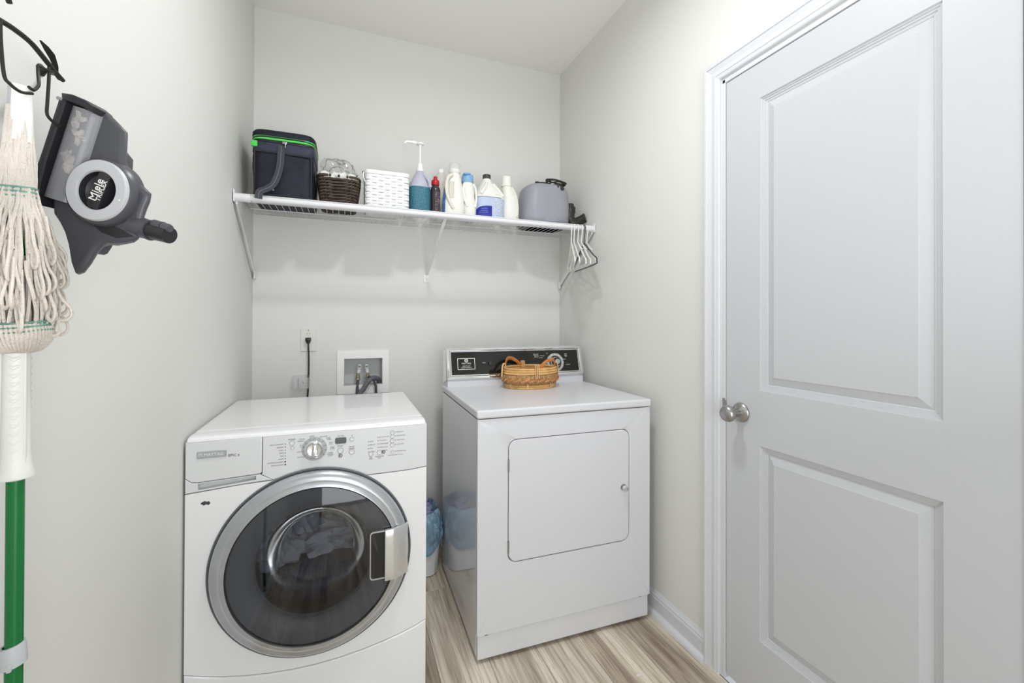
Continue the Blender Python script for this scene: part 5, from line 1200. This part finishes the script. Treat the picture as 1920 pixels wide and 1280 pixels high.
# dust container
b = BM(); a0, a1 = Vector((vp(150, 202)[0], -0.020, vp(150, 202)[1])), Vector((vp(97, 372)[0], -0.020, vp(97, 372)[1]))
tube(b, [a0, a1], 0.0225, 28); dc = link('dust_container', b, M['smoke_glass'], vc)
b = BM(); tube(b, [a0+(a1-a0)*0.04, a1], 0.0150, 20); link('filter_core', b, M['vac_dark'], dc)
b = BM(); 
for t, s in ((.12, 1), (.30, 2), (.5, 3), (.62, 4)): blob(b, a0+(a1-a0)*t+Vector((0.004*(-1)**s, -.014, 0)), (.007, .004, .010), 1.0, 150, s, 3)
link('dust', b, M['dust'], dc)['kind'] = 'stuff'
b = BM(); extr(b, [vp(*p) for p in ((116, 188), (128, 190), (92, 300), (80, 350), (76, 385), (66, 362), (66, 342), (86, 282))], (), -0.046, 0.015, 0.003, 2); link('container_spine', b, M['vac_dark'], vc)
b = BM(); extr(b, [vp(*p) for p in ((120, 176), (140, 179), (166, 190), (180, 202), (176, 212), (160, 203), (134, 193), (121, 190))], (), -0.046, -0.016, 0.003, 2); link('top_cap', b, M['vac_dark'], vc)
b = BM(); tube(b, [(vp(113, 186)[0], -0.044, vp(113, 186)[1]), (vp(124, 190)[0], -0.044, vp(124, 190)[1])], 0.0026, 8); link('catch', b, M['satin'], vc)
DC2 = vp(186, 358)
VM = T(DC2[0], -0.025, DC2[1]) @ RX(radians(90)) @ RZ(radians(0))
b = BM(); lathe(b, [(.0465, -.008), (.0475, .004), (.0455, .014), (.0415, .018)], 64, VM @ T(-.002, 0, 0)); link('dial_collar', b, M['vac'], vc)
b = BM(); lathe(b, [(.0425, .010), (.0420, .0185), (.0405, .0205), (.0275, .0200), (.0265, .0185), (.0262, .006)], 64, VM); dr2 = link('dial_ring', b, M['vac_ring'], vc); dr2['label'] = 'pale grey ring'
b = BM(); lathe(b, [(.0262, .017), (.024, .010), (.016, .004), (0, .003)], 48, VM); link('dial_well', b, M['vac_dark'], vc)
GM = T(DC2[0]+.002, -0.025, DC2[1]) @ RY(radians(-68))
b = BM(); extr(b, [(-.026, -.009), (.025, -.009), (.026, .006), (.022, .0085), (-.022, .0085), (-.026, .005)], (), -.019, -.004, .0015, 2, mtx=GM); gb = link('grip_bar', b, M['vac_dark'], vc)
b = lettering([('Miele', .0145, 0, .0020), ('TRIFLEX', .0082, .001, -.0055)], GM @ T(0, -.0193, 0), .0004); link('brand_lettering', b, M['print_white'], gb)
b = BM(); lathe(b, [(.0011, .019), (.0011, .021), (0, .0212)], 10, VM @ T(.033, -.014, 0)); link('indicator', b, M['print_white'], dr2)
# dark undercut below dial and outlet tube
b = BM(); extr(b, [vp(*p) for p in ((140, 385), (160, 402), (186, 416), (210, 424), (236, 440), (205, 443), (176, 432), (152, 410))], (), -0.0292, -0.020); link('undercut', b, M['vac_dark'], vc)
n0 = Vector((vp(240, 420)[0], -0.018, vp(240, 420)[1])); n1 = Vector((vp(304, 437)[0], -0.026, vp(304, 437)[1]))
b = BM(); tube(b, [n0-(n1-n0)*.2, n0+(n1-n0)*0.34], [.0155, .0135], 24); tube(b, [n0+(n1-n0)*.32, n0+(n1-n0)*.38], [.0145, .0145], 24); nt_ = link('hose_port', b, M['vac'], vc)
b = BM(); tube(b, [n0+(n1-n0)*.36, n1], [.0125, .0115], 24); link('port_tube', b, M['vac_dark'], nt_)
b = BM(); q0 = n0+(n1-n0)*.46+Vector((0, -.004, .0105)); q1 = n1+Vector((.004, -.004, .0085))
tube(b, [q0, q0.lerp(q1, .12), q0.lerp(q1, .9), q1], [.003, .0062, .0062, .005], 12); link('release_button', b, M['vac'], nt_)
b = BM(); tube(b, [q0.lerp(q1, .60), q0.lerp(q1, .62)], .0066, 12); link('button_seam', b, M['black'], nt_)
